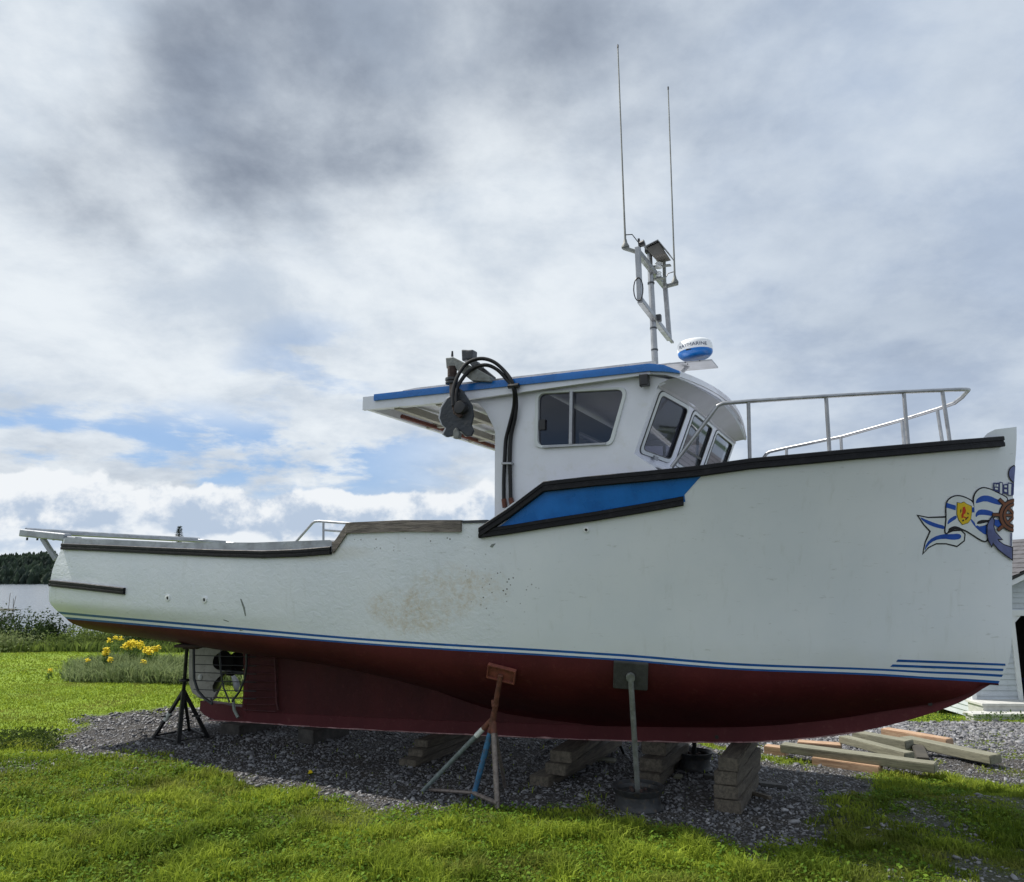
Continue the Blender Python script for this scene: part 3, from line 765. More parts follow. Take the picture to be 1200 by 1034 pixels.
def decal(polys, off, m, name, parent, step=2.2, off_px=True, px2=None):
    vs_, fs_ = [], []
    for poly in polys:
        ring = dens(list(poly)+[poly[0]], step)[:-1]; n = len(ring)
        if max(p[0] for p in ring) > 1150:
            ring = [(min(p[0], stem_x(p[1])-.25-.0005*i_), p[1]) for i_, p in enumerate(ring)]; n = len(ring)
        xs = [p[0] for p in ring]; ys = [p[1] for p in ring]; pts = [Vector(p) for p in ring]
        gx = np.arange(min(xs)+step/2, max(xs), step); gy = np.arange(min(ys)+step/2, max(ys), step)
        if len(gx) and len(gy):
            GX, GY = np.meshgrid(gx, gy); dd = seg_d(GX, GY, ring)
            pts += [Vector((a, b)) for a, b in zip(GX[dd > step*.4], GY[dd > step*.4])]
        r = delaunay_2d_cdt(pts, [], [list(range(n))], 1, 1e-5)
        o = len(vs_)
        for p in r[0]:
            q, nr_ = hit(p.x, p.y); vs_.append(q+nr_*off)
        fs_ += [tuple(o+k for k in f) for f in r[2] if abs((r[0][f[1]]-r[0][f[0]]).cross(r[0][f[2]]-r[0][f[0]])) > 1e-4] if True else []
    mb = MB(); mb.v = [tuple(v) for v in vs_]; mb.f = fs_; mb.mi = [0]*len(fs_)
    return mb.build(name, m, parent, recalc=False)

# keel, shoe, rudder, propeller
def build_keel():
    mb = MB(); xd = onb(330, 800, .07).x; rings = []; N = 90
    # deadwood: from the propeller aperture forward
    xa = onb(291, 800, .07).x
    for i in range(N+1):
        t = xa+(KX1-xa)*i/N; zk = ZK(t); zt_ = max(ZG(t)+.05*(1-sstep(8.8, 9.5, t)), zk+.01); w = .075*(1-.55*sstep(8.2, 9.5, t)); wt = w*.9
        zl_ = min(zk+.125, zt_-.005)
        rings.append([(t, -w, zk), (t, -w, zl_), (t, -w+.004, zl_+.003), (t, -wt, zt_), (t, wt, zt_), (t, w-.004, zl_+.003), (t, w, zl_), (t, w, zk)])
    mb.loft(rings)
    nk = 8; mb.mi = [0]*len(mb.f)
    for i in range(N):
        for k in (2, 3, 4): mb.mi[i*nk+k] = 1
    # shoe below the propeller
    x0 = onb(235, 822, .05).x; x1 = xa+.02; z0 = onb(240, 822, .05).z; rings = []
    for i in range(9):
        f = i/8; t = x0+(x1-x0)*f; w = .055+.018*f
        zt_ = z0+(onb(291, 830, .07).z-z0)*f; zb = max(ZK(max(t, KX0)), 0)+(1-f)**6*.10
        if i == 8: t = xa-.004
        rings.append([(t, -w, zb), (t, -w, zt_), (t, w, zt_), (t, w, zb)])
    mb.loft(rings)
    mb.build('keel', [M['keel'], M['red']], BOAT, smooth=True, angle=30)
    # worn pale line on the bottom edge of the keel
    mb = MB(); rings = []
    for i in range(60):
        t = KX0+(8.6-KX0)*i/59; zk = ZK(t)-.004; w = .0775
        e = .010+.012*noise.noise(Vector((t*6, 0, 0)))
        rings.append([(t, -w, zk), (t, -w, zk+max(e, .003)), (t, w, zk+.004), (t, w, zk)])
    mb.loft(rings); mb.build('keel_shoe_edge', mat('worn_keel_edge', (.42, .24, .24), .8, .4, 9, dirt=(.2, .05, .05), dirt_amt=.8), BOAT)
    mb = MB()
    for px, py in ((840, 864), (1090, 825)):
        p = onb(px, py, .078); MB().tube([p+Vector((0, .16, 0)), p+Vector((0, -.004, 0))], .016, 12).build('keel_bolt', M['black'], BOAT)
    # stern post fairing (curved after edge of the deadwood)
    mb = MB(); pts = [onb(x, y, 0) for x, y in [(292, 762), (292.5, 790), (291.5, 812), (290, 832)]]
    mb.tube(pts, [.075, .07, .066, .066], 12); mb.build('stern_post', M['keel'], BOAT, smooth=True)
build_keel()
def build_rudder():
    poly = [onb(x, y, .025) for x, y in [(222, 757), (221, 775), (221, 800), (225, 812), (233, 818), (245, 823), (250, 819), (256, 806), (258, 790), (258, 757)]]
    m = mat('rudder_grey', (.34, .33, .31), .6, .15, 8, bump=.2, dirt=(.22, .20, .18), dirt_amt=.6)
    r = MB().prism(poly, (0, .05, 0)).build('rudder', m, BOAT, bevel=.006)
    mb = MB(); a, b = onb(247.5, 753, .0), onb(244, 830, .0)
    mb.tube([a, b], .022, 10); mb.build('rudder_stock', M['dark_metal'], r, smooth=True)
    p = onb(234.5, 794, .03); mb = MB(); mb.lathe([(0, .02), (.022, .016), (.036, .004), (.036, 0)], p, 20, Matrix.Rotation(R(90), 3, 'X')); mb.build('anode', M['jack_white'], r, smooth=True)
    # bars behind / across the rudder: the propeller cage
    cage = MB()
    for y in (768, 778.5, 788, 797.5, 808, 817):
        a = onb(227, y, .30); b = onb(300, y+2.2, .30); cage.tube([a, (a+b)/2+Vector((0, -.02, 0)), b], .0055, 6)
    cage.tube([onb(x, y, .31) for x, y in [(227, 757), (227, 780), (227.5, 796), (232, 810), (240, 819), (249, 825)]], .016, 10)
    cage.tube([onb(x, y, .31) for x, y in [(257, 765), (259, 790), (262, 806), (269, 823)]], .010, 8)
    cage.tube([onb(x, y, .31) for x, y in [(289, 762), (289, 780), (287, 795), (281, 810), (272, 822)]], .013, 8)
    cage.tube([onb(247, 818, .31), onb(249, 825, .31)], .010, 8)
    cage.build('propeller_cage', M['dark_metal'], BOAT, smooth=True)
    bars = MB()
    for y in (770, 779.5, 788.5, 798, 808, 817, 825):
        bars.tube([onb(250 if y > 812 else 288, y, .11), onb(323, y+1, .11)], .005, 6)
    bars.tube([onb(x, y, .10) for x, y in [(322, 768), (323, 790), (324, 822), (326, 832)]], .012, 8)
    bars.tube([onb(x, y, .13) for x, y in [(285, 832), (323, 834)]], .006, 6)
    bars.build('cage_mount', mat('cage_red', (.10, .025, .03), .6, .3, 10), BOAT, smooth=True)
    st = MB().tube([onb(x, y, .12) for x, y in [(273, 818), (274.5, 832), (279, 841)]], .018, 8).build('cage_brace', mat('brace_grey', (.32, .36, .33), .6, .2, 10), BOAT, smooth=True)
    # propeller
    c = onb(268, 787, 0.); hub = MB(); ry = Matrix.Rotation(R(90), 3, 'Y')
    hub.lathe([(.0, -.12), (.03, -.11), (.048, -.05), (.052, .06), (.04, .09), (.03, .10), (.03, .30)], c, 20, ry)
    P = hub.build('propeller', M['black'], BOAT, smooth=True)
    for k in range(4):
        a = R(38+90*k); mb = MB(); rg = []
        for i in range(11):
            f = i/10; r = .04+.25*f; w = .10*math.sqrt(max(1-(f*1.02-.52)**2/.30, .0))+.012
            pit = R(62-30*f); ra, rb = [], []
            for j in range(9):
                u = (j/8-.5)*2*w*1.05; cv = .10*(u/.13)**2*.18
                q = Vector((u*math.sin(pit)*.8, u*math.cos(pit)*1.15+.0, r-cv)); q = Matrix.Rotation(a, 3, 'X') @ q
                th = .006*(1-abs(j/4-1)**2)+.0015; ra.append(c+q+Vector((th, 0, 0))); rb.append(c+q-Vector((th, 0, 0)))
            rg.append(ra+rb[::-1])
        mb.loft(rg); mb.build('blade', M['black'], P, smooth=True, angle=60)
build_rudder()

# decks and inner bulwark
def build_decks():
    mb = MB(); W = []
    for s in SC[::3]+[1.0]:
        z = ZT(s); zr = ZREF(s)
        if s < .60: zd = 1.62
        elif s < .62: continue
        else: zd = min(z, zr)-.03
        t, b = topside(s, zd, ZW(s)); W.append((t, max(b-.02, .01), zd))
    aft = [w for w in W if w[2] < 1.7]; fw = [w for w in W if w[2] > 1.7]
    mb.loft([[(t, -b, z), (t, 0, z+.01), (t, b, z)] for t, b, z in aft], closed_ring=False)
    mb.build('cockpit_sole', mat('deck_grey', (.42, .44, .45), .6, .1, 4), BOAT)
    fw = [w for w in fw]
    mb = MB().loft([[(t, -b, z), (t, -b*.5, z+.05*b), (t, 0, z+.07*b), (t, b*.5, z+.05*b), (t, b, z)] for t, b, z in fw], closed_ring=False)
    mb.build('foredeck', M['cabin'], BOAT, smooth=True)
    # inner skin of the aft bulwark
    mb = MB(); ra = []; rb = []
    for s in SC[::2]:
        if s > .62: break
        zt_ = ZT(s)-.01; t, b = topside(s, zt_, ZW(s)); t2, b2 = topside(s, 1.62, ZW(s))
        ra.append([(t, -(b-.12), zt_), (t2, -(b2-.12), 1.61)]); rb.append([(t, (b-.12), zt_), (t2, (b2-.12), 1.61)])
    mb.loft(ra, closed_ring=False); mb.loft(rb, closed_ring=False); mb.build('inner_bulwark', M['cabin'], BOAT, smooth=True)
build_decks()
def cap_strip(name, s0, s1, h, out, inn, m, below=0., n=40, sides=(-1, 1), lift=0.):
    """plank capping the bulwark between two stations"""
    o = None
    for sd in sides:
        rings = []
        S_ = [s for s in SC if s0 < s < s1]
        for s in [s0]+S_+[s1]:
            z = ZT(s)+lift; t, b = topside(s, z-.02, ZW(s))
            rings.append([(t, sd*(b+out), z-below), (t, sd*(b+out), z+h), (t, sd*(b-inn), z+h), (t, sd*(b-inn), z-below*.3)])
        o = MB().loft(rings).build(name, m, BOAT, bevel=0.)
        if sides == (-1, 1): pass
    return o
s390 = [a for a, z in ztp][5] if False else None
def s_px(px, py):
    p = hit(px, py)[0]; return min(max((p.x-.2)/9.6, 0), 1)
S_A = curve_sz([(390, 640)], ZW)[0][0]; S_B = curve_sz([(408, 618)], ZW)[0][0]; S_C = curve_sz([(541, 616)], ZW)[0][0]; S_D = curve_sz([(571, 615)], ZW)[0][0]
cap_strip('gunwale_cap', .004, S_A-.001, .012, .012, .15, M['galv'], below=.085)
cap_strip('timber_cap', S_A+.001, S_C, .016, .022, .12, M['wood_cap'], below=.085)
cap_strip('cap_edge', S_C+.001, S_D, .012, .012, .10, M['dark_metal'], below=.012)
# transom cap plank
tz = ZT(.004); tt, tb = topside(.004, tz, ZW(0))
MB().box((tt-.0, 0, tz-.03), (.16, 2*tb-.06, .09)).build('transom_cap', M['galv'], BOAT, bevel=.01)

# rubbing strips
rail_strip('rub_rail', [(74, 644.3), (120, 646.3), (200, 650.3), (260, 653), (310, 654.3), (350, 653), (389, 650)], .072, .035, M['black_rail'], 'black rubber rail along the aft gunwale')
rail_strip('rub_rail', [(60, 687.2), (100, 691.5), (147, 697)], .072, .035, M['black_rail'], 'short black rubber rail near the transom')
def upper_guard():
    pts = [(563, 630.5), (600, 606), (638.5, 577), (700, 570.3), (760, 565), (820, 559), (880, 550.5), (940, 545), (1000, 539.3), (1060, 534), (1120, 528.6), (1172, 524.3)]
    rail_strip('rub_rail', pts, .083, .045, M['black_rail'], 'long black rubber rail along the bow sheer')
upper_guard()
rail_strip('rub_rail', [(563, 631), (600, 626), (640, 619.5), (700, 610.5), (760, 600.5), (801, 593)], .072, .04, M['black_rail'], 'black rubber rail under the blue panel')
decal([[(574, 626), (640, 575), (760, 561), (828, 553), (818, 562), (802, 580), (803, 588), (700, 606), (600, 622)]], .004, M['blue'], 'blue_side_panel', BOAT, step=6)
# stripes at the bow
[decal([q], .003, M['blue_stripe'], 'bow_stripe', BOAT, step=5) for q in ([(1052, 772.8), (1110, 775.0), (1178, 777.8), (1178, 780.3), (1110, 777.6), (1050, 775.6)], [(1046, 778.6), (1110, 781.0), (1176, 783.8), (1175, 786.4), (1110, 783.8), (1043, 781.3)])]
# through-hull fittings
def fitting(px, py, r, m1=M['white_dome']):
    p, n_ = hit(px, py); q = n_.to_track_quat('Z', 'Y').to_matrix()
    o = MB().lathe([(r*.5, .0), (r*.55, .012), (r, .010), (r, -.01)], p, 20, q).build('through_hull_fitting', m1, BOAT, smooth=True)
    MB().lathe([(0, .004), (r*.6, .004), (r*.6, -.005)], p, 16, q).build('opening', M['black'], o)
fitting(197, 701, .034); fitting(240, 703, .034); fitting(687, 621, .022)

scr = mat('scuff_mark', (.20, .22, .21), .7, .3, 30)
for q in ([(281.5, 702), (283, 702), (287, 712), (288.5, 722), (287.3, 722), (285, 713)], [(280, 739.5), (283, 737.5), (286, 738.5), (283, 739.5)], [(262, 726), (268, 728), (268, 729), (262, 727)], [(574, 641), (576, 638), (581, 637), (577, 642)]):
    decal([q], .0016, scr, 'scuff', BOAT, step=3)
# bow emblem, painted on the planking
def emblem():
    E_ = lambda L_: [(1070+x/8.615, 540+y/8.615) for x, y in L_]
    def grow(poly, w):
        n = len(poly); A = sum(poly[i][0]*poly[(i+1) % n][1]-poly[(i+1) % n][0]*poly[i][1] for i in range(n)); sg = 1 if A > 0 else -1; out = []
        for i in range(n):
            a, b, c = poly[i-1], poly[i], poly[(i+1) % n]
            d1 = Vector((b[0]-a[0], b[1]-a[1])).normalized(); d2 = Vector((c[0]-b[0], c[1]-b[1])).normalized()
            n1 = Vector((d1.y, -d1.x))*sg; n2 = Vector((d2.y, -d2.x))*sg; nb = n1+n2
            k = w/max(.45, (1+n1.dot(n2))/2)**1 if nb.length > .1 else w
            nb = nb.normalized() if nb.length > .1 else n1
            out.append((b[0]+nb.x*k, b[1]+nb.y*k))
        return out
    def sm(poly, it=2):
        for _ in range(it):
            o = []; n = len(poly)
            for i in range(n):
                a, b = poly[i], poly[(i+1) % n]
                o += [(a[0]*.75+b[0]*.25, a[1]*.75+b[1]*.25), (a[0]*.25+b[0]*.75, a[1]*.25+b[1]*.75)]
            poly = o
        return poly
    tail = [(55, 560), (150, 580), (332, 577), (318, 700), (335, 742), (400, 715), (480, 710), (515, 745), (508, 805), (440, 858), (330, 832), (230, 832), (150, 872), (103, 928), (125, 830), (178, 712), (110, 640)]
    mid = sm([(330, 455), (350, 392), (430, 352), (520, 372), (612, 425), (618, 640), (735, 690), (745, 812), (690, 805), (600, 745), (520, 695), (430, 668), (355, 690), (335, 735), (318, 715), (335, 600)])
    rt = sm([(605, 400), (620, 330), (680, 275), (760, 285), (860, 335), (960, 385), (890, 460), (870, 540), (800, 565), (750, 645), (640, 668), (612, 640), (615, 500)])
    white = mat('emblem_white', (.70, .74, .76), .4, .04, 5); blk = mat('emblem_black', (.008, .008, .014), .4, .1, 5)
    blu = mat('emblem_blue', (.012, .08, .42), .4, .15, 12); slate = mat('emblem_slate', (.12, .14, .30), .4, .25, 9)
    yel = mat('emblem_yellow', (.72, .50, .02), .4, .08, 9); redm = mat('emblem_red', (.55, .04, .01), .4, .08, 9); brn = mat('emblem_brown', (.17, .060, .025), .45, .2, 9)
    nav = mat('emblem_navy', (.03, .04, .16), .4, .1, 9)
    root = decal([grow(E_(tail), 1.5)], .0020, blk, 'bow_emblem', BOAT, step=2.)
    lay = lambda polys, k, m, nm, st=1.6: [decal([E_(p)], .0020+.0011*k, m, nm, root, step=st) for p in polys]
    lay([tail], 1, white, 'ribbon_tail')
    lay([sm([(64, 566), (130, 596), (230, 635), (322, 660), (318, 695), (220, 672), (140, 640), (85, 598)], 1), sm([(110, 918), (130, 832), (200, 770), (300, 740), (380, 742), (460, 735), (487, 760), (470, 792), (400, 800), (300, 785), (210, 805), (150, 850)], 1)], 2, blu, 'blue_band')
    decal([grow(E_(mid), 1.5)], .0020+.0011*3, blk, 'ribbon_outline', root, step=2.)
    lay([mid], 4, white, 'ribbon_middle')
    lay([[(332, 425), (425, 452), (424, 500), (328, 472)], sm([(352, 590), (430, 545), (436, 582), (380, 615), (335, 650)], 1), [(583, 470), (612, 470), (612, 522), (588, 522)], sm([(565, 575), (610, 615), (625, 648), (735, 690), (738, 755), (650, 700), (590, 630)], 1)], 5, blu, 'blue_band')
    lay([sm([(345, 690), (390, 662), (440, 660), (515, 700), (500, 712), (430, 690), (360, 712)], 1)], 5, blk, 'ribbon_fold')
    sh = [(440, 425), (475, 430), (505, 418), (530, 437), (580, 460), (582, 520), (572, 590), (545, 625), (490, 642), (455, 600), (435, 540)]
    decal([grow(E_(sh), .55)], .0020+.0011*6, mat('shield_edge', (.10, .07, .01), .4), 'shield_outline', root, step=2.)
    lay([sh], 7, yel, 'shield')
    lay([[(490, 470), (512, 462), (524, 500), (518, 530), (500, 545), (498, 575), (480, 578), (478, 545), (488, 520)], [(505, 560), (535, 575), (530, 585), (500, 572)]], 8, redm, 'shield_charge', 1.)
    lay([[(465, 500), (475, 480), (478, 510), (470, 530)], [(515, 590), (545, 560), (550, 570), (522, 600)], [(485, 600), (500, 590), (505, 605), (490, 615)], [(535, 520), (552, 530), (548, 545), (538, 535)]], 8, blk, 'shield_mark', 1.)
    decal([grow(E_(rt), 1.5)], .0020+.0011*3.5, blk, 'ribbon_outline', root, step=2.)
    lay([rt], 5, white, 'ribbon_wave')
    lay([sm([(622, 430), (635, 385), (690, 350), (760, 352), (830, 385), (895, 412), (880, 452), (800, 432), (720, 405), (650, 425)], 1), sm([(622, 530), (660, 490), (740, 495), (810, 520), (800, 560), (700, 545), (650, 548), (624, 575)], 1)], 6, blu, 'blue_band')
    lay([sm([(630, 632), (660, 600), (740, 595), (770, 604), (740, 622), (655, 640)], 1)], 6.4, blk, 'ribbon_fold')
    lay([[(640, 672), (730, 652), (738, 750), (700, 735)], [(795, 590), (880, 600), (880, 690), (800, 640)]], 6, blu, 'blue_band')
    # anchor stock
    st = [(800, 222), (860, 222), (862, 212), (895, 218), (900, 240), (945, 232), (950, 220), (985, 225), (1010, 232), (1006, 345), (985, 355), (950, 350), (935, 335), (900, 330), (895, 345), (860, 330), (855, 320), (800, 300)]
    lay([st], 7, nav, 'anchor_stock')
    lay([[(866, 225), (888, 225), (888, 335), (866, 328)], [(952, 232), (980, 236), (976, 348), (952, 342)], [(812, 235), (822, 235), (822, 262), (812, 260)], [(830, 240), (848, 240), (848, 262), (830, 262)], [(910, 250), (935, 250), (935, 270), (910, 268)], [(910, 290), (935, 292), (935, 318), (910, 312)], [(815, 272), (845, 276), (845, 295), (815, 288)]], 8, white, 'anchor_stock_light', 1.2)
    ring = sm([(1030, 50), (985, 65), (960, 110), (965, 170), (1005, 215), (1030, 230)], 2)
    decal([grow(E_(ring), 1.2)], .0020+.0011*4, blk, 'anchor_outline', root, step=2.); lay([ring], 5, slate, 'anchor_ring')
    # wheel
    def ringp(cx, cy, ro, ri, a0, a1, n=22):
        return [(cx+ro*math.cos(R(a0+(a1-a0)*k/n)), cy-ro*math.sin(R(a0+(a1-a0)*k/n))) for k in range(n+1)]+[(cx+ri*math.cos(R(a1+(a0-a1)*k/n)), cy-ri*math.sin(R(a1+(a0-a1)*k/n))) for k in range(n+1)]
    wx, wy = 1022, 553
    lay([ringp(wx, wy, 172, 92, 92, 266)], 8.5, blk, 'wheel_outline')
    def spoke(a, r0, r1, w0, w1):
        c, s_ = math.cos(R(a)), -math.sin(R(a))
        return [(wx+c*r0-s_*w0, wy+s_*r0+c*w0), (wx+c*r1-s_*w1, wy+s_*r1+c*w1), (wx+c*r1+s_*w1, wy+s_*r1-c*w1), (wx+c*r0+s_*w0, wy+s_*r0-c*w0)]
    lay([spoke(a, 20, 108, 20, 17) for a in (135, 178, 223)]+[spoke(a, 160, 236, 22, 20) for a in (135, 178, 220)], 9, blk, 'wheel_outline')
    lay([spoke(a, 20, 112, 12, 10) for a in (135, 178, 223)]+[spoke(a, 158, 230, 13, 13) for a in (135, 178, 220)], 10.2, brn, 'wheel_spoke')
    lay([ringp(wx, wy, 163, 135, 92, 266)], 11.2, brn, 'wheel_rim'); lay([ringp(wx, wy, 124, 101, 92, 266)], 11.2, brn, 'wheel_rim')
    # anchor arm and fluke
    arm = [(782, 572), (800, 600), (795, 660), (812, 720), (878, 792), (835, 788), (850, 815), (900, 850), (985, 882), (985, 995), (920, 950), (850, 893), (790, 822), (780, 862), (748, 800), (735, 740), (737, 655), (755, 610)]
    decal([grow(E_(arm), 1.1)], .0020+.0011*12.4, blk, 'anchor_outline', root, step=2.); lay([arm], 13.6, slate, 'anchor_arm')
    lay([[(972, 730), (985, 730), (985, 880), (972, 876)]], 9, nav, 'anchor_shank')
emblem()

# stern roller beam and aft handrail
def stern_gear():
    b0 = 1.33; q = onb(79, 630, b0); a = onb(27, 624.5, b0)
    w = MB()
    w.beam(a, q, .10, .085); pl = w.build('stern_platform_beam', M['galv'], BOAT, bevel=.012)
    MB().beam(onb(50, 631, b0-.02), onb(66, 656, b0-.06), .05, .05).build('strut', M['galv'], pl)
    for x in (32, 44, 63, 72): p = onb(x, 630, b0); MB().tube([p, p-Vector((0, 0, .035))], .012, 8).build('bolt', M['dark_metal'], pl)
    # athwart pipe and planks to the port side
    pipe = MB(); a2 = Vector((a.x, -a.y, a.z)); N = 14
    pts = []
    for i in range(N+1):
        f = i/N; pts.append(Vector((a.x+.05+.10*math.sin(math.pi*f)*-1, a.y+.0+(2*b0)*f, a.z+.035)))
    pipe.tube(pts, .026, 10); pipe.build('stern_roller_pipe', M['galv'], BOAT, smooth=True)
    MB().beam(a2, (q.x, -q.y, q.z), .10, .085).build('stern_platform_beam', M['galv'], BOAT, bevel=.012)
    m = MB().box(((a.x+q.x)/2+.1, 0, (a.z+q.z)/2+.02), (.28, 2*b0-.1, .03)); m.build('stern_shelf', M['galv'], BOAT)
    MB().beam(onb(77, 634, 1.30), onb(91, 635.5, 1.32), .09, .12).build('transom_chock', M['galv'], BOAT, bevel=.008)
    # pipe hand rail on the port gunwale
    h = MB(); b = -1.50; P = lambda x, y: onb(x, y, b)
    h.tube([P(346, 636), P(366, 613.5), P(369, 611.4), P(374, 611), P(400, 613), P(430, 614.5)], .018, 10)
    h.tube([P(379, 612), P(379, 636)], .016, 8); h.tube([P(380, 621.5), P(415, 624)], .014, 8)
    h.build('hand_rail', M['alu'], BOAT, smooth=True)
stern_gear()

# ---- wheelhouse
HB = 1.45
def wheelhouse():
    Pt = lambda x, y, b=HB: onb(x, y, b)
    # window geometry on the side wall (plane y=-HB), outlines traced as sight lines, real coordinates after
    win = [(633, 461), (729, 456.5), (733, 463), (718, 514), (712, 518.5), (636, 522), (630, 516), (630, 466)]
    def rounded(poly, r, n=5):
        out = []; m_ = len(poly)
        for i in range(m_):
            a, b, c = Vector(poly[i-1]), Vector(poly[i]), Vector(poly[(i+1) % m_]); d1 = (a-b).normalized(); d2 = (c-b).normalized()
            ang = d1.angle(d2); t = min(r/math.tan(ang/2), (a-b).length*.45, (c-b).length*.45)
            for k in range(n+1):
                f = k/n; q = (b+d1*t)*(1-f)**2+b*2*f*(1-f)+(b+d2*t)*f*f; out.append(q)
        return out
    tc_t = Pt(771, 452); tc_b = Pt(743, 532); tcb2 = Pt(742, 556)
    xa = Pt(580, 520).x; z_aft_bot = 2.0
    ztop = lambda x: ZR(x)-.02
    # roof edge line
    r0 = onb(428, 468, 1.51); r1 = onb(762, 431.5, 1.51); r2 = onb(797, 437, 1.51)
    global ZR
    ZR = lambda x: r0.z+(r1.z-r0.z)*(x-r0.x)/(r1.x-r0.x)
    print('roof', r0, r1, r2, 'xa', xa, 'corner', tc_t, tc_b)
    # side wall with window hole -- 2D (x,z) tessellation then extruded
    xf = lambda z: tc_b.x+(tc_t.x-tc_b.x)*(z-tc_b.z)/(tc_t.z-tc_b.z)
    ztc = ZR(tc_t.x)-.05
    outer = [(xa, 1.62), (7.9, 1.62), (7.9, 2.45), (tc_b.x+.02, 2.52), (tc_b.x, tc_b.z), (xf(tc_t.z), tc_t.z), (xf(tc_t.z)+.06, ztc), (xa-.02, ZR(xa)-.05), (onb(545, 468, HB).x, ZR(5.4)-.05)]
    # arch under the overhang
    arch = [onb(x, y, HB) for x, y in [(430, 480.5), (500, 474.5), (545, 471), (560, 473), (568, 480), (573, 490), (578, 500), (580, 506)]]
    outer = [(xa, 2.12), (6.15, 2.15), (6.45, 2.40), (6.7, 2.52), (7.0, 2.58), (tc_b.x+.20, 2.60), (tc_b.x+.15, tc_b.z-.11), (tc_b.x, tc_b.z), (tc_t.x, tc_t.z), (r2.x-.10, ZR(r2.x)-.09), (r1.x, ZR(r1.x)-.05), (r0.x, r0.z-.05)]+[(p.x, p.z) for p in arch]
    hole = [(p.x, p.y) for p in rounded([(onb(x, y, HB).x, onb(x, y, HB).z) for x, y in [(631, 461.5), (733, 456), (715, 519.5), (630, 523)]], .06)]
    for sd in (-1, 1):
        n = len(outer); k = len(hole)
        r = delaunay_2d_cdt([Vector(p) for p in outer+hole], [(i, (i+1) % n) for i in range(n)]+[(n+i, n+(i+1) % k) for i in range(k)], [], 0, 1e-6)
        fs_ = []
        for f in r[2]:
            cx_ = sum(r[0][i].x for i in f)/3; cy_ = sum(r[0][i].y for i in f)/3
            if seg_d(np.array([cx_]), np.array([cy_]), outer)[0] > 0 and seg_d(np.array([cx_]), np.array([cy_]), hole)[0] < 0: fs_.append(tuple(f))
        mb = MB(); T_ = .045
        A = [(p.x, sd*HB, p.y) for p in r[0]]; B_ = [(p.x, sd*(HB-T_), p.y) for p in r[0]]; m_ = len(A)
        mb.add(A+B_, fs_+[tuple(m_+i for i in f[::-1]) for f in fs_]+[(i, (i+1) % n, m_+(i+1) % n, m_+i) for i in range(n)]+[(n+i, n+(i+1) % k, m_+n+(i+1) % k, m_+n+i) for i in range(k)])
        wall = mb.build('wheelhouse_side', M['cabin'], BOAT)
        if sd == -1: WALL = wall
        # window frame, mullion, panes
        hv = [Vector((x, 0, z)) for x, z in hole]
        cen = sum(hv, Vector())/k
        def ring(off, y): return [Vector((p.x, sd*y, p.z))+Vector(((p.x-cen.x), 0, (p.z-cen.z))).normalized()*off for p in hv]
        wf = MB(); A0, A1, A2, A3 = ring(.030, HB-.002), ring(.026, HB+.016), ring(-.004, HB+.014), ring(-.004, HB-.03)
        rr = [A0, A1, A2, A3]; vv = [p for q in rr for p in q]
        wf.add(vv, [(a*k+i, a*k+(i+1) % k, (a+1)*k+(i+1) % k, (a+1)*k+i) for a in range(3) for i in range(k)])
        W_ = wf.build('side_window', mat('window_frame_white', (.62, .65, .66), .4, .05, 4) if sd == -1 else bpy.data.materials['window_frame_white'], BOAT, smooth=True)
        pn = MB(); pn.add([Vector((p.x, sd*(HB-.018), p.z)) for p in hv], [tuple(range(k))]); pn.build('pane', M['glass'], W_)
        ms = MB(); a_ = onb(670.5, 459.5, HB); b_ = onb(669.5, 521, HB)
        ms.beam((a_.x, sd*(HB+.004), a_.z), (b_.x, sd*(HB+.004), b_.z), .028, .045, up=(0, 1, 0)); ms.build('mullion', M['alu'], W_)
        sl_ = MB(); a_ = onb(637, 524.5, HB); b_ = onb(711, 520.5, HB); sl_.beam((a_.x, sd*(HB+.012), a_.z), (b_.x, sd*(HB+.012), b_.z), .03, .018); sl_.build('sill', M['alu'], W_)
        if sd == -1:
            p = onb(634, 498, HB); MB().box((p.x+.012, -(HB-.005), p.z), (.05, .02, .085)).build('latch', M['black'], W_)
    # front: three facets raked forward at the top
    def facet(x1t, b1t, x2t, b2t, zt_, x1b, x2b, zb):
        return [Vector((x1b, -b1t, zb)), Vector((x2b, -b2t, zb)), Vector((x2t, -b2t, zt_)), Vector((x1t, -b1t, zt_))]
    zt_, zb = tc_t.z+.01, tc_b.z-.02; kx = (tc_t.x-tc_b.x)/(tc_t.z-tc_b.z)
    xt = lambda z, b: tc_b.x+kx*(z-tc_b.z)+.10*(HB-max(b, .62))
    def fp(b, z): return Vector((xt(z, b), -b, z))
    dn = fp(.9, zb)-fp(.9, zt_)
    fr = []
    defs = [(HB, .62), (.62, -.35), (-.35, -HB)]
    for ba, bb in defs:
        P00, P10, P11, P01 = fp(ba, zb), fp(bb, zb), fp(bb, zt_), fp(ba, zt_)
        bil = lambda u, v: (P00*(1-u)+P10*u)*(1-v)+(P01*(1-u)+P11*u)*v
        width = abs(ba-bb); mu = .115/width*1.; 
        if (ba, bb) == defs[0]: uu = (.13, .88)
        elif (ba, bb) == defs[1]: uu = (.10, .90)
        else: uu = (.12, .87)
        vv_ = (.12, .90)
        h2 = rounded([(uu[0]*width, vv_[0]), (uu[1]*width, vv_[0]), (uu[1]*width, vv_[1]), (uu[0]*width, vv_[1])], .07)
        hh = [(p.x/width, p.y) for p in h2]; k = len(hh); o_ = [(0, 0), (1, 0), (1, 1), (0, 1)]
        r = delaunay_2d_cdt([Vector(p) for p in o_+hh], [(0, 1), (1, 2), (2, 3), (3, 0)]+[(4+i, 4+(i+1) % k) for i in range(k)], [], 0, 1e-6)
        nrm = (P10-P00).cross(P01-P00).normalized()
        if nrm.x < 0: nrm = -nrm
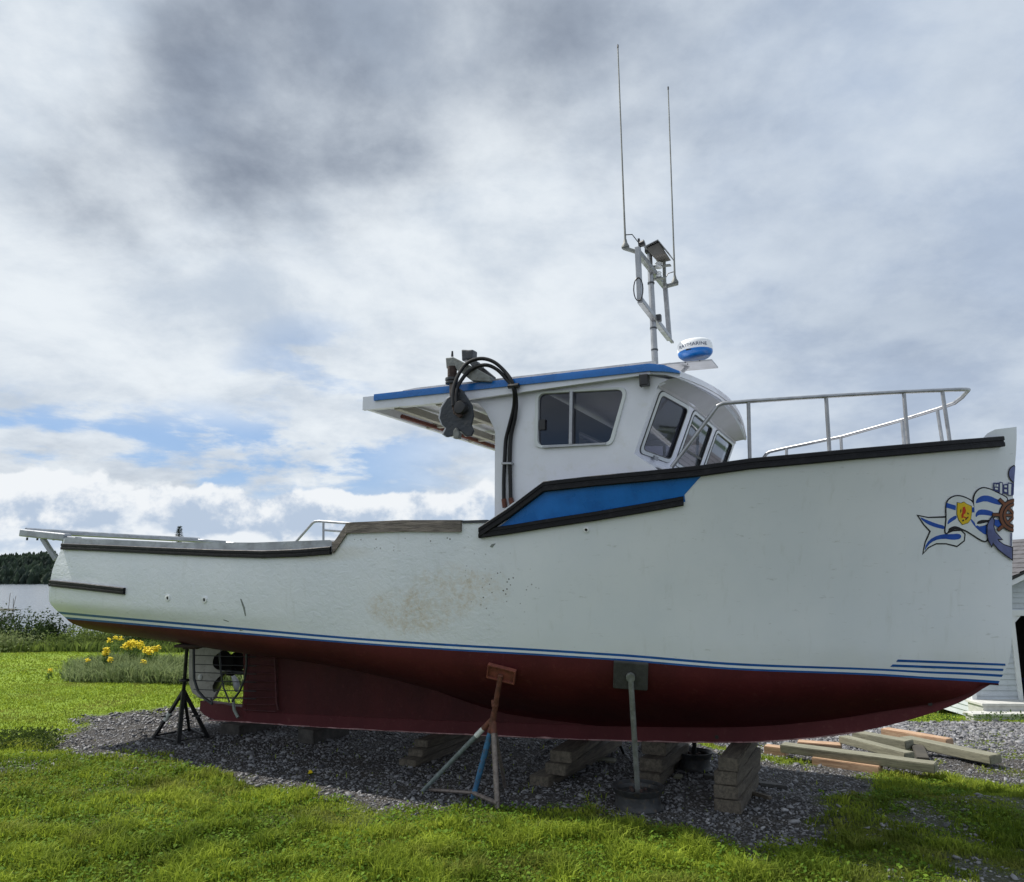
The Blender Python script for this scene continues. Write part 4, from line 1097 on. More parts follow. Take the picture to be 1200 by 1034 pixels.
        fs_ = [tuple(f) for f in r[2] if seg_d(np.array([sum(r[0][i].x for i in f)/3]), np.array([sum(r[0][i].y for i in f)/3]), hh)[0] < 0]
        A = [bil(p.x, p.y) for p in r[0]]; B_ = [q-nrm*.04 for q in A]; m_ = len(A)
        MB().add(A+B_, fs_+[tuple(m_+i for i in f[::-1]) for f in fs_]+[(4+i, 4+(i+1) % k, m_+4+(i+1) % k, m_+4+i) for i in range(k)]).build('windscreen_wall', M['cabin'], BOAT)
        H3 = [bil(x, y) for x, y in hh]; cen = sum(H3, Vector())/k
        def ring3(off, n_): return [p+(p-cen).normalized()*off+nrm*n_ for p in H3]
        def frame(offs, m_, nm, par):
            rr = [ring3(o_, n_) for o_, n_ in offs]; vv2 = [p for q in rr for p in q]
            return MB().add(vv2, [(a*k+i, a*k+(i+1) % k, (a+1)*k+(i+1) % k, (a+1)*k+i) for a in range(len(rr)-1) for i in range(k)]).build(nm, m_, par, smooth=True)
        W_ = frame([(.040, -.002), (.040, .010), (-.002, .012), (-.004, -.02)], bpy.data.materials['window_frame_white'], 'windscreen_window', BOAT)
        frame([(.050, -.001), (.046, .006), (.038, .006)], M['dark_metal'], 'gasket', W_)
        frame([(-.002, .013), (-.006, .016), (-.014, .012), (-.014, -.005)], M['black'], 'seal', W_)
        MB().add([p-nrm*.006 for p in H3], [tuple(range(k))]).build('pane', M['glass'] if ba == HB else M['glass_front'], W_)
        if ba != HB:
            a_ = bil(uu[0], .36); b_ = bil(uu[1], .36)
            if ba == .62: MB().beam(a_+nrm*.004, b_+nrm*.004, .022, .012, up=nrm).build('glazing_bar', M['black'], W_)
        else:
            a_ = bil(.42, .075); b_ = bil(.52, .075); MB().beam(a_+nrm*.016, b_+nrm*.016, .035, .02, up=nrm).build('latch', M['alu'], W_)
    # apron below the windscreen and trunk
    mb = MB(); rings = []
    for b in (HB, .62, -.35, -HB):
        p = fp(b, zb); rings.append([p, p+Vector((.15, 0, -.11)), Vector((p.x+.18, p.y*.93, 2.58))])
    mb.loft(rings, closed_ring=False); mb.build('cabin_trunk', M['cabin'], BOAT)
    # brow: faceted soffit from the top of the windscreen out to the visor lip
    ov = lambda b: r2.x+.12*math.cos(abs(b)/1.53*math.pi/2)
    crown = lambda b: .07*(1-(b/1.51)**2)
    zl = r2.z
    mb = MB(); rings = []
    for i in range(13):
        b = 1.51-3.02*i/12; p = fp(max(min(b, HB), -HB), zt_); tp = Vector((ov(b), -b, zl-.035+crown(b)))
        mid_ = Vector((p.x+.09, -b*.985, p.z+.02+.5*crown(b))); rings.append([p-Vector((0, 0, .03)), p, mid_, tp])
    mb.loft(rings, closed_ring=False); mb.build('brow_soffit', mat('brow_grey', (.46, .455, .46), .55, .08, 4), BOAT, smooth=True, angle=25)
    # roof shell
    mb = MB(); rings = []; xs_ = [r0.x+(r1.x-r0.x)*i/12 for i in range(13)]+[r1.x+(r2.x-r1.x)*.5, r2.x]
    def edge_z(x): return ZR(x) if x <= r1.x else ZR(r1.x)+(r2.z-ZR(r1.x))*((x-r1.x)/(r2.x-r1.x))**1.6
    for x in xs_:
        ez = edge_z(x); rg = []
        for i in range(13):
            b = 1.505-3.01*i/12; xx = x if x < r2.x-.01 else ov(b); rg.append((xx, -b, ez+.012+crown(b)))
        for i in range(13):
            b = -1.505+3.01*i/12; xx = x if x < r2.x-.01 else ov(b)-.01; rg.append((xx, -b, ez-.045+crown(b)*.8))
        rings.append(rg)
    mb.loft(rings); RF = mb.build('roof', M['cabin'], BOAT, smooth=True, angle=40)
    # blue edge moulding
    for sd in (-1, 1):
        mb = MB(); rings = []
        for x in [r0.x+.12]+[x for x in xs_[1:]]:
            ez = edge_z(x); w = .030 if x < r1.x+.1 else .026; tp = 1 if x < r2.x-.05 else .3
            sk = .035 if x < r2.x-.05 else 0
            rings.append([Vector((x, sd*(1.495), ez-w*tp)), Vector((x, sd*(1.54), ez-w*tp)), Vector((x, sd*1.542, ez)), Vector((x, sd*1.54, ez+w*tp)), Vector((x, sd*1.49, ez+w*tp))])
        mb.loft(rings); mb.build('roof_blue_trim', M['blue'], RF, smooth=True)
        # fascia under the trim
        mb = MB(); rings = []
        for x, d in [(r0.x-.02, .105), (r0.x+.3, .105), (5.2, .11), (5.9, .10), (r1.x, .05)]:
            ez = edge_z(x); rings.append([(x, sd*1.485, ez+.02), (x, sd*1.52, ez+.02), (x, sd*1.52, ez-d), (x, sd*1.485, ez-d)])
        mb.loft(rings); mb.build('roof_fascia', M['cabin'], RF)
        mb = MB(); rings = []
        for x in [r0.x+.35]+[r0.x+.5+(r1.x-r0.x-.5)*i/8 for i in range(9)]:
            ez = edge_z(x); e = .012 if x > r0.x+.4 else .0
            rings.append([(x, sd*1.38, ez+.0), (x, sd*1.41, ez+.072+e), (x, sd*1.35, ez+.085+e), (x, sd*1.31, ez+.05)])
        mb.loft(rings); mb.build('roof_lip', M['roof_lip'], RF, smooth=True)
    # aft fascia, soffit beams, red pipe, far-side inner face
    MB().box((r0.x+.0, 0, r0.z-.035), (.05, 2.96, .12)).build('aft_fascia', M['cabin'], RF, bevel=.01)
    sf = MB()
    for x in (4.9, 5.35, 5.75): sf.box((x, 0, ZR(x)-.075), (.06, 2.88, .07))
    for b in (.45, -.45): sf.box(((r0.x+xa)/2, b, ZR(5.2)-.07), (xa-r0.x-.05, .05, .05))
    sf.build('roof_beam', mat('soffit_beige', (.42, .40, .35), .7, .1, 5), RF)
    MB().tube([(r0.x+.14, -1.1, ZR(r0.x)-.10), (r0.x+.13, .0, ZR(r0.x)-.09), (r0.x+.14, 1.2, ZR(r0.x)-.10)], .022, 8).build('stay_pipe', M['rope'], RF, smooth=True)
    # aft bulkhead with door opening, interior
    bk = MB(); zt2 = ZR(xa)-.04
    bk.box((xa+.35, -.85, (1.62+zt2)/2), (.04, .9, zt2-1.62)); bk.box((xa+.35, .95, (1.62+zt2)/2), (.04, .7, zt2-1.62)); bk.box((xa+.35, .1, zt2-.1), (.04, 1.0, .2))
    bk.build('aft_bulkhead', M['interior'], BOAT)
    d = MB().box((7.05, 0, 2.62), (.5, 2.5, .10)); d.box((6.95, 0, 2.3), (.3, 2.5, .6)); D = d.build('dashboard', M['interior'], BOAT, bevel=.02)
    MB().box((7.0, -.55, 2.76), (.12, .34, .22)).build('chart_screen', M['black'], D, bevel=.01)
    MB().tube([Vector((6.74, -.75+.19*math.cos(a_), 2.72+.19*math.sin(a_))) for a_ in [k*math.pi/10 for k in range(20)]], .014, 8, closed=True).build('steering_wheel', M['black'], D, smooth=True)
    MB().box((6.35, -.6, 2.45), (.45, .45, .12)).box((6.15, -.6, 2.75), (.09, .42, .55)).build('helm_seat', M['seat_vinyl'], BOAT, bevel=.03)
    # small horn/light under the roof edge, riser
    p = onb(756, 446, 1.51); MB().box((p.x, -1.51, p.z), (.06, .07, .09)).box((p.x-.035, -1.51, p.z), (.015, .05, .10)).build('deck_light', M['black'], BOAT, bevel=.008)
    p = onb(753, 425, 1.2); MB().tube([p, p-Vector((0, 0, .10))], .012, 8).build('roof_stub', M['grey_metal'], BOAT, smooth=True)
    # rivets-like vents above first window kept small
    return r0, r1, r2
r0, r1, r2 = wheelhouse()

# ---- bow rail
def bow_rail():
    T_ = [(787, 548, 1.36), (841, 476, 1.30), (847, 473, 1.29), (877, 470.5, 1.21), (970, 464.5, .96), (1060, 459.5, .60), (1105, 457.5, .38)]
    P = [onb(*q) for q in T_]
    nose = onb(1135, 457, .04)
    top = P+[onb(1124, 456.7, .27), onb(1131, 456.6, .15), nose]
    mir = lambda p: Vector((p.x, -p.y, p.z))
    path = top+[mir(p) for p in top[-2::-1]]
    mb = MB().tube(path, .0165, 12); RL = mb.build('bow_rail', M['alu'], BOAT, smooth=True, angle=60)
    posts = [((877, 470), (878.5, 538), 1.21, 1.17), ((968, 464.5), (972, 529), 0.96, .93), ((1059, 460), (1064, 519), .60, .58), ((1104, 457.5), (1113, 515), .38, .36)]
    for (x1, y1), (x2, y2), b1, b2 in posts:
        a, b = onb(x1, y1, b1), onb(x2, y2, b2)
        for f in (lambda p: p, mir):
            MB().tube([f(a), f(b)-Vector((0, 0, .05))], .015, 10).build('stanchion', M['alu'], RL, smooth=True)
            MB().lathe([(.035, 0), (.035, .01), (.02, .02)], f(b)-Vector((0, 0, .035)), 14).build('base', M['alu'], RL, smooth=True)
bow_rail()

# ---- mast
def mast():
    pa, pb_ = onb(768, 428, 0), onb(761, 296, 0)
    mb = MB().tube([pa-Vector((0, 0, .12)), pa.lerp(pb_, .55), pb_], [.033, .030, .026], 14); MA = mb.build('mast', M['alu'], BOAT, smooth=True)
    xm = pb_.x+.03
    c = {k: ont(*v, xm) for k, v in dict(tl=(747.5, 296), tr=(779.5, 336), bl=(750, 352), br=(784.5, 397)).items()}
    f = MB()
    f.beam(c['tl']+Vector((0, 0, .05)), c['bl'], .06, .045, up=(1, 0, 0)); f.beam(c['tr'], c['br'], .05, .045, up=(1, 0, 0))
    f.beam(c['tl'], c['tr'], .055, .055); f.beam(c['bl'], c['br'], .055, .055)
    f.beam(c['br'], c['br']+(c['br']-c['bl'])*.12, .03, .02)
    FR = f.build('mast_frame', M['alu'], BOAT, bevel=.004)
    # antenna arms + whips
    for (ax, ay), tip, cc, top in (((733, 291.5), (724, 55), c['tl'], 5.), ((791, 333), (783, 104), c['tr'], 4.)):
        b = -cc.y; base = onb(ax, ay, b); tp = onb(tip[0], tip[1], b)
        MB().beam(base+(base-cc).normalized()*.03, cc, .05, .028).build('antenna_arm', M['grey_metal'], FR)
        A = MB().lathe([(.038, -.005), (.038, .012), (.02, .045), (.014, .08)], base+Vector((0, 0, .012)), 16).tube([base+Vector((0, 0, .06)), base.lerp(tp, .18), base.lerp(tp, .5), tp], [.011, .009, .0075, .0065], 8).build('antenna', M['grey_metal'], BOAT, smooth=True)
        MB().lathe([(0, .03), (.009, .02), (.009, -.01)], tp, 8).build('tip', M['dark_metal'], A)
        s_ = 1 if ax < 760 else -1
        MB().tube([base+Vector((0, 0, .14)), base+Vector((s_*.07, 0, .13)), base+Vector((s_*.12, 0, .05)), base+Vector((s_*.15, 0, .01))], .005, 6).build('cable', M['hose'], A, smooth=True)
    # loose cable loop on the near upright
    q = c['tl'].lerp(c['bl'], .8)
    MB().tube([q+Vector((.045*math.cos(a), -.04, .115*math.sin(a))) for a in [k*math.pi/8 for k in range(16)]], .0055, 6, closed=True).build('cable_loop', M['hose'], BOAT, smooth=True)
    # folded light hood and lamps
    P = lambda x, y, b=.1: onb(x, y, b)
    w = .26
    q0, q1, q2, q3 = P(754, 289, .14), P(771, 280.5, .14), P(783, 295, .14), P(765, 299, .14)
    hood = MB(); hood.add([q0, q1, q1+Vector((0, w, 0)), q0+Vector((0, w, 0))], [(0, 1, 2, 3)]); hood.add([q1, q2, q2+Vector((0, w, 0)), q1+Vector((0, w, 0))], [(0, 1, 2, 3)])
    H = hood.build('light_hood', M['alu'], BOAT)
    sm_ = H.modifiers.new('thickness', 'SOLIDIFY'); sm_.thickness = .008
    MB().prism([q0+Vector((.02, .03, -.01)), q1+Vector((0, .03, -.02)), q2+Vector((-.03, .03, .0)), q3+Vector((0, .03, 0))], (0, w-.06, 0)).build('hood_box', mat('hood_brown_grey', (.13, .12, .11), .6, .2, 9), H, bevel=.004)
    p = P(752, 286, .06); MB().lathe([(.0, -.03), (.028, -.02), (.035, .03), (.032, .032)], p, 16, Matrix.Rotation(R(80), 3, 'Y')).build('deck_lamp', M['black'], BOAT, smooth=True)
    MB().beam(P(748.5, 280, .06), P(750, 294, .06), .02, .02).build('lamp_bracket', M['black'], BOAT)
    p = P(759, 293, .02); MB().box(p, (.05, .06, .07)).build('junction_box', M['black'], BOAT, bevel=.005)
    # post with stacked navigation lights beneath the hood
    a, b = P(778, 297, -.15), P(779, 336, -.15); MB().beam(a, b, .03, .03, up=(1, 0, 0)).build('light_post', M['grey_metal'], FR)
    for y, r in ((303, .028), (311, .038), (322, .030)):
        q = P(772, y, -.05); MB().lathe([(0, -.03), (r, -.028), (r, -.012), (r*.8, -.01), (r*.8, .014), (r, .018), (r*.7, .03), (0, .034)], q, 18).build('navigation_light', M['white_dome'], BOAT, smooth=True)
    for y in (312, 327): MB().beam(P(764, y+1, -.05), P(786 if y == 312 else 780, y-1, -.05), .05, .01).build('light_shelf', M['grey_metal'], BOAT)
    p = P(772, 373, -.02); MB().box(p, (.05, .05, .07)).build('clamp', M['dark_metal'], BOAT, bevel=.006)
    for t_ in (.13, .32, .72): q = pa.lerp(pb_, t_); MB().lathe([(.036, -.008), (.036, .008)], q, 12).build('cable_tie', M['dark_metal'], BOAT)
    # radar shelf
    sh = [P(772, 428.5, .12), P(790, 421.5, .12), P(832, 419.5, .12), P(836, 424, .12)]
    MB().prism([P(770, 427, .16), P(790, 425, .16), P(834, 421, .16), P(834, 422.6, .16), P(790, 426.8, .16), P(770, 429, .16)], (0, .30, 0)).build('radar_shelf', M['alu'], BOAT)
    MB().box(P(779, 430, 0), (.14, .10, .05)).build('shelf_foot', M['cabin'], BOAT, bevel=.006)
    MB().beam(P(811, 424, .02), P(796, 440, .02), .03, .03, up=(0, 1, 0)).build('shelf_strut', M['alu'], BOAT)
    for x, y in ((803, 425), (820, 423), (806, 427)): q = P(x, y, .163); MB().tube([q, q+Vector((0, -.004, 0))], .006, 8).build('bolt', M['black'], BOAT)
    c_ = P(815.5, 420, .0); R0 = .168; q = c_+Vector((0, 0, .0))
    tl = Matrix.Rotation(R(-4), 3, 'Y')
    D = MB().lathe([(R0*.99, .060), (R0*1.0, .08), (R0*.995, .115), (R0*.96, .142), (R0*.85, .162), (R0*.5, .175), (0, .178)], q, 40, tl).build('radar_dome', M['white_dome'], BOAT, smooth=True)
    MB().lathe([(R0*.70, .0), (R0*.78, .004), (R0*.85, .014), (R0*.92, .025), (R0*.965, .036), (R0*.985, .048), (R0*.985, .061), (R0*.9, .064)], q, 40, tl).build('radome_base', M['blue'], D, smooth=True)
    MB().box(q+Vector((-.03, -.160, .048)), (.05, .01, .012)).build('slot', M['black'], D)
    fc = bpy.data.curves.new('lettering', 'FONT'); fc.body = 'RAYMARINE'; fc.size = .052; fc.align_x = 'CENTER'; fc.extrude = 0
    to = bpy.data.objects.new('tmp', fc); C.objects.link(to); bpy.context.view_layer.update()
    me = bpy.data.meshes.new_from_object(to); bpy.data.objects.remove(to)
    for v in me.vertices:
        a = -math.pi/2+.07+v.co.x*1.05/R0; rr = R0*1.012
        p_ = tl @ Vector((rr*math.cos(a), rr*math.sin(a),   .080+v.co.y*.9)); v.co = q+p_
    me.materials.append(M['navy']); o = bpy.data.objects.new('lettering', me); C.objects.link(o); o.parent = D
mast()

# ---- pot hauler on the roof edge
def hauler():
    b = 1.50; P = lambda x, y, b=b: onb(x, y, b)
    MB().prism([P(522, 419.5), P(531, 418.5), P(534, 431), P(523, 432)], (0, .12, 0)).build('davit_head', M['grey_metal'], BOAT, bevel=.008)
    arm = MB().prism([P(531, 418.5, 1.59), P(556, 431, 1.59), P(574, 441, 1.59), P(574, 447, 1.59), P(552, 446, 1.59), P(534, 432, 1.59)], (0, .10, 0))
    arm.build('davit_arm', M['grey_metal'], BOAT, bevel=.006)
    MB().prism([P(563, 431, 1.53), P(566, 431, 1.53), P(578, 441, 1.53), P(578, 443, 1.53), P(552, 446, 1.53), P(552, 438, 1.53)], (0, .05, 0)).build('davit_foot', M['dark_metal'], BOAT)
    MB().prism([P(540.5, 409.5), P(549, 410), P(554, 409.5), P(553.5, 420), P(541, 423)], (0, .09, 0)).build('hydraulic_motor', M['dark_metal'], BOAT, bevel=.012)
    MB().prism([P(546, 421), P(558, 423), P(566, 432), P(556, 434)], (0, .07, 0)).build('motor_bracket', M['dark_metal'], BOAT, bevel=.008)
    p = P(530, 418); MB().tube([p, p+Vector((0, 0, .05))], [.012, .008], 8).build('pin', M['black'], BOAT)
    MB().tube([P(530, 430, 1.57), P(530, 450, 1.57)], .042, 14).build('swivel', M['rust_dark'], BOAT, smooth=True)
    MB().lathe([(.058, -.012), (.06, 0), (.058, .012)], P(529.5, 445, 1.57), 16).lathe([(.055, -.01), (.058, 0), (.055, .01)], P(529.5, 449, 1.57), 16).build('swivel_flange', M['dark_metal'], BOAT, smooth=True)
    MB().beam(P(530.5, 450, 1.57), P(531, 470, 1.57), .035, .06, up=(0, 1, 0)).build('hanger', M['steel_worn'], BOAT, bevel=.005)
    # block: two cheek plates with the sheave between
    out = [(533, 461), (524, 467), (517, 478), (515, 490), (518, 498), (522.5, 502), (519, 509), (524, 512.5), (533, 510), (537, 505), (541, 506), (546, 511.61), (552, 511), (555, 505), (552, 498), (554.5, 488), (553, 475), (546, 464), (541, 457), (536, 454)]
    def cheek(b_, m, dx=0):
        return MB().prism([P(x+dx, y, b_) for x, y in out], (0, .022, 0)).build('hauler_cheek', m, BOAT, bevel=.006)
    ck = mat('hauler_casting', (.030, .036, .045), .45, .25, 12, metal=.3, bump=.4, bscale=30, dirt=(.05, .05, .05), dirt_amt=.6)
    cheek(1.66, ck); cheek(1.55, M['alu'], -1.61)
    MB().lathe([(.05, -.05), (.13, -.045), (.10, 0), (.13, .045), (.05, .05)], P(534.5, 485, 1.59), 28, Matrix.Rotation(R(90), 3, 'X')).build('sheave', M['dark_metal'], BOAT, smooth=True)
    MB().lathe([(0, .05), (.05, .046), (.06, .03), (.06, 0)], P(541, 478.5, 1.68), 22, Matrix.Rotation(R(90), 3, 'X')).build('hub_cap', M['black'], BOAT, smooth=True)
    MB().prism([P(529, 474, 1.71), P(534, 476, 1.71), P(541, 487, 1.71), P(538, 490, 1.71), P(531, 485, 1.71)], (0, .03, 0)).build('hose_manifold', M['rust_dark'], BOAT, bevel=.006)
    MB().prism([P(531, 505, 1.69), P(534, 501, 1.69), (P(538, 508, 1.69)), P(537, 514, 1.69), P(531, 514, 1.69)], (0, .05, 0)).build('fairlead', M['grey_metal'], BOAT, bevel=.006)
    q = P(547, 505, 1.575); MB().lathe([(0, .012), (.014, .008), (.016, 0)], q, 12, Matrix.Rotation(R(90), 3, 'X')).build('bolt', M['alu'], BOAT)
    # two hydraulic hoses
    def spline(pts, n=8):
        out_ = []
        for i in range(len(pts)-1):
            p0, p1, p2, p3 = pts[max(i-1, 0)], pts[i], pts[i+1], pts[min(i+2, len(pts)-1)]
            for k in range(n):
                t = k/n; out_.append(.5*((2*p1)+(p2-p0)*t+(2*p0-5*p1+4*p2-p3)*t*t+(3*p1-p0-3*p2+p3)*t*t*t))
        return out_+[pts[-1]]
    h1 = [(531, 476, 1.71), (531, 460, 1.69), (535, 444, 1.66), (546, 427, 1.61), (562, 420.5, 1.58), (578, 424, 1.56), (592, 436, 1.55), (601, 450, 1.56), (605, 470, 1.51), (603.5, 490, 1.49), (599, 510, 1.48), (597.5, 535, 1.48), (598, 560, 1.48), (598.5, 584, 1.48), (600, 592, 1.48)]
    h2 = [(535, 477, 1.71), (534.5, 462, 1.69), (538, 450, 1.66), (551, 434, 1.61), (568, 428, 1.58), (582, 433, 1.56), (594, 445, 1.55), (602, 456, 1.56), (602.5, 475, 1.51), (598, 495, 1.49), (593, 515, 1.48), (591.61, 535, 1.48), (590.5, 560, 1.48), (590.5, 585, 1.48), (591.61, 595, 1.48)]
    for h in (h1, h2):
        HS = MB().tube(spline([onb(*q) for q in h]), .0165, 10).build('hydraulic_hose', M['hose'], BOAT, smooth=True)
        MB().tube([onb(*h[-2]), onb(*h[-1])], .021, 10).build('hose_fitting', M['rust'], HS, smooth=True)
    a, c_ = onb(596, 453, 1.56), onb(608, 452, 1.56); MB().tube([a, c_], .022, 10).build('hose_clamp', M['black'], BOAT, smooth=True)
    a, c_ = onb(589, 543.5, 1.49), onb(600.5, 543.5, 1.49); MB().beam(a, c_, .05, .018).build('hose_clamp', M['alu'], BOAT)
hauler()

# ------------------------------------------------------------ props under the boat (built in world space)
bpy.context.view_layer.update()
def hitw(px, py):
    p, n_ = hit(px, py); q = l2w(p.x, -p.y, p.z); return q, (U*n_.x+V*(-n_.y)+Vector((0, 0, n_.z))).normalized()
def at_y(px, py, y):
    r = ray(px, py); return Vector((0, 0, HC))+r*(y/r.y)
def gz(x, y): return float(height(x, y))
def gnd(px, py):
    p = wz(px, py, 0.)
    for _ in range(6): p = wz(px, py, gz(p.x, p.y))
    return p
def hull_under(t, b):
    """underside of the hull at station t, offset b to starboard"""
    best = None
    y0 = -abs(b); p, n_, i, d = BV.ray_cast(Vector((t, y0, -.5)), Vector((0, 0, 1)))
    return p
def timber(a, b, w, h, name, label, cat, group, m, roll=0., ends=True):
    a, b = Vector(a), Vector(b); c = (a+b)/2; d = b-a; Ln = d.length
    bm = bmesh.new(); bmesh.ops.create_cube(bm, size=1)
    for v in bm.verts: v.co = Vector((v.co.x*Ln, v.co.y*w, v.co.z*h))
    bmesh.ops.subdivide_edges(bm, edges=[e for e in bm.edges if abs((e.verts[0].co-e.verts[1].co).x) > Ln*.5], cuts=7)
    sd = random.random()*50
    for v in bm.verts:
        n_ = noise.noise_vector(Vector((v.co.x*2.2+sd, v.co.y*9, v.co.z*9))); v.co += Vector((n_.x*.010, n_.y*.005, n_.z*.004))
    bmesh.ops.bevel(bm, geom=[e for e in bm.edges if len(e.link_faces) == 2 and e.calc_face_angle(0) > .7], offset=.007, segments=2, affect='EDGES')
    for f in bm.faces: f.smooth = True
    for e in bm.edges:
        if len(e.link_faces) == 2 and e.calc_face_angle(0) > R(30): e.smooth = False
    me = bpy.data.meshes.new(name); bm.to_mesh(me); bm.free(); me.materials.append(m)
    o = bpy.data.objects.new(name, me); C.objects.link(o); o.location = c
    xa = d.normalized(); za = Vector((0, 0, 1)); ya = za.cross(xa).normalized(); za = xa.cross(ya)
    Mx = Matrix((xa, ya, za)).transposed() @ Matrix.Rotation(roll, 3, 'X'); o.rotation_euler = Mx.to_euler()
    return tag(o, label, cat, group)
def block_pile(spec, where):
    """spec: (station, near offset, far offset, width) per layer, bottom first; height shared out under the keel"""
    n = len(spec); t0 = spec[-1][0]; zt_ = ZK(t0)-.003; base = gz(*l2w(t0, .2, 0)[:2])-.012; h = (zt_-base)/n
    names = {1: ['only'], 2: ['bottom', 'top'], 3: ['bottom', 'middle', 'top'], 4: ['bottom', 'second from the ground', 'third from the ground', 'top']}[n]
    for i, (t, bn, bf, w, sk) in enumerate(spec):
        t += random.uniform(-.018, .018); sk += random.uniform(-.05, .05); bn += random.uniform(-.03, .03)
        a = l2w(t, bn, base+h*(i+.5)); b = l2w(t+sk, -bf, base+h*(i+.5))
        timber(a, b, w, h-.006, 'timber_block', f'weathered timber block, {names[i]} one of the pile {where}', 'timber block', 'timber blocks stacked under the keel', M['timber'])
def station(px, py): p = onz(px, py, 0.02); return p.x, -p.y
sA = station(478, 896); sB = station(628, 920); sC = station(760, 921); sD = station(851, 948)
print('stations', sA, sB, sC, sD)
block_pile([(sA[0], sA[1], .95, .19, .05), (sA[0]+.01, sA[1]-.08, .7, .17, 0), (sA[0]+.04, sA[1]-.16, .6, .16, .04)], 'behind the red and blue stand')
block_pile([(sB[0]+.02, sB[1], 1.0, .19, .03), (sB[0]+.14, sB[1]-.10, .8, .20, 0), (sB[0]+.16, sB[1]-.16, .5, .20, -.03)], 'left of the pole on a wheel rim')
block_pile([(sC[0], sC[1]-.05, .55, .20, .0), (sC[0]+.0, sC[1]-.12, .6, .21, .04), (sC[0]-.02, sC[1]-.22, .45, .22, .03)], 'right behind the pole on a wheel rim')
block_pile([(sD[0], sD[1], .25, .205, .0), (sD[0]-.0, sD[1]-.03, .4, .185, .03), (sD[0]+.01, sD[1]-.02, .35, .18, .02), (sD[0]+.02, sD[1]-.05, .4, .16, .0)], 'nearest the bow')
p = onz(280, 857, .0); q = onz(387, 862, 0.)
for (px, py, w, lab) in ((284, 858, .30, 'dark low block under the stern end of the keel'), (387, 864, .22, 'small dark block half sunk in gravel under the aft keel')):
    p = onz(px, py, 0.); zt_ = ZK(p.x)-.003; g0 = gz(*l2w(p.x, 0, 0)[:2])-.03
    timber(l2w(p.x, .24, (zt_+g0)/2), l2w(p.x, -.4, (zt_+g0)/2), w, zt_-g0, 'timber_block', lab, 'timber block', 'timber blocks stacked under the keel', mat('dark_block', (.06, .055, .05), .85, .4, 9, bump=.5))

def jack_feet(name, base, label, cat, group=None):
    return empty(name, base, label, cat, group)
# black tripod stand under the stern
def stern_jack():
    top = hull_under(onb(239, 757, .95).x, .95); topw = l2w(top.x, -top.y, top.z)
    feet = [gnd(180, 866), gnd(209, 872), gnd(244, 866)]; c = sum(feet, Vector())/3; far = gnd(222, 858)
    ax = Vector((topw.x*.55+c.x*.45, topw.y*.55+c.y*.45, .55)); 
    ax = at_y(215.5, 806, (c.y+topw.y)/2); top2 = at_y(220.5, 757, topw.y)
    o = empty('jack_stand', (c.x, c.y, 0), 'black three-legged jack stand under the stern beside the rudder', 'jack stand', 'stands propping the boat')
    q = at_y(219, 760, top2.y)
    MB().tube([ax-(q-ax)*.25, q], .019, 12).build('post', M['jack_black'], o, o.location, smooth=True)
    MB().lathe([(.05, -.008), (.055, 0), (.05, .012), (.03, .02)], ax.lerp(q, .18), 16).build('adjusting_nut', M['jack_black'], o, o.location, smooth=True)
    MB().box(q+Vector((.09, 0, .035)), (.34, .30, .03)).box(q+Vector((.06, 0, .012)), (.16, .14, .03)).build('pad', M['rust_dark'], o, o.location, bevel=.008)
    hb = ax-Vector((0, 0, .03))
    for i, f in enumerate([feet[0], feet[1], feet[2], far]):
        w = .034 if i != 1 else .042
        if i == 3: w = .03
        lg = MB().beam(hb, f+Vector((0, 0, .01)), w, w).build('leg', M['jack_black'], o, o.location)
        MB().box(f+Vector((0, 0, .008)), (.09, .09, .014)).build('foot', M['jack_black'], lg, o.location)
        if i in (0, 2): k = hb.lerp(f, .52); MB().box(k, (.085, .05, .02)).build('brace_plate', M['jack_black'], lg, o.location)
        if i == 0: MB().tube([hb.lerp(f, .45), hb.lerp(f, .60)], .027, 10).build('pale_band', M['jack_white'], lg, o.location, smooth=True)
    MB().tube([feet[0]+Vector((0, 0, .03)), feet[1]+Vector((0, 0, .03)), feet[2]+Vector((0, 0, .03)), far+Vector((0, 0, .03))], .012, 8, closed=True).build('chain', M['jack_black'], o, o.location, smooth=True)
    return o
SJ = stern_jack()
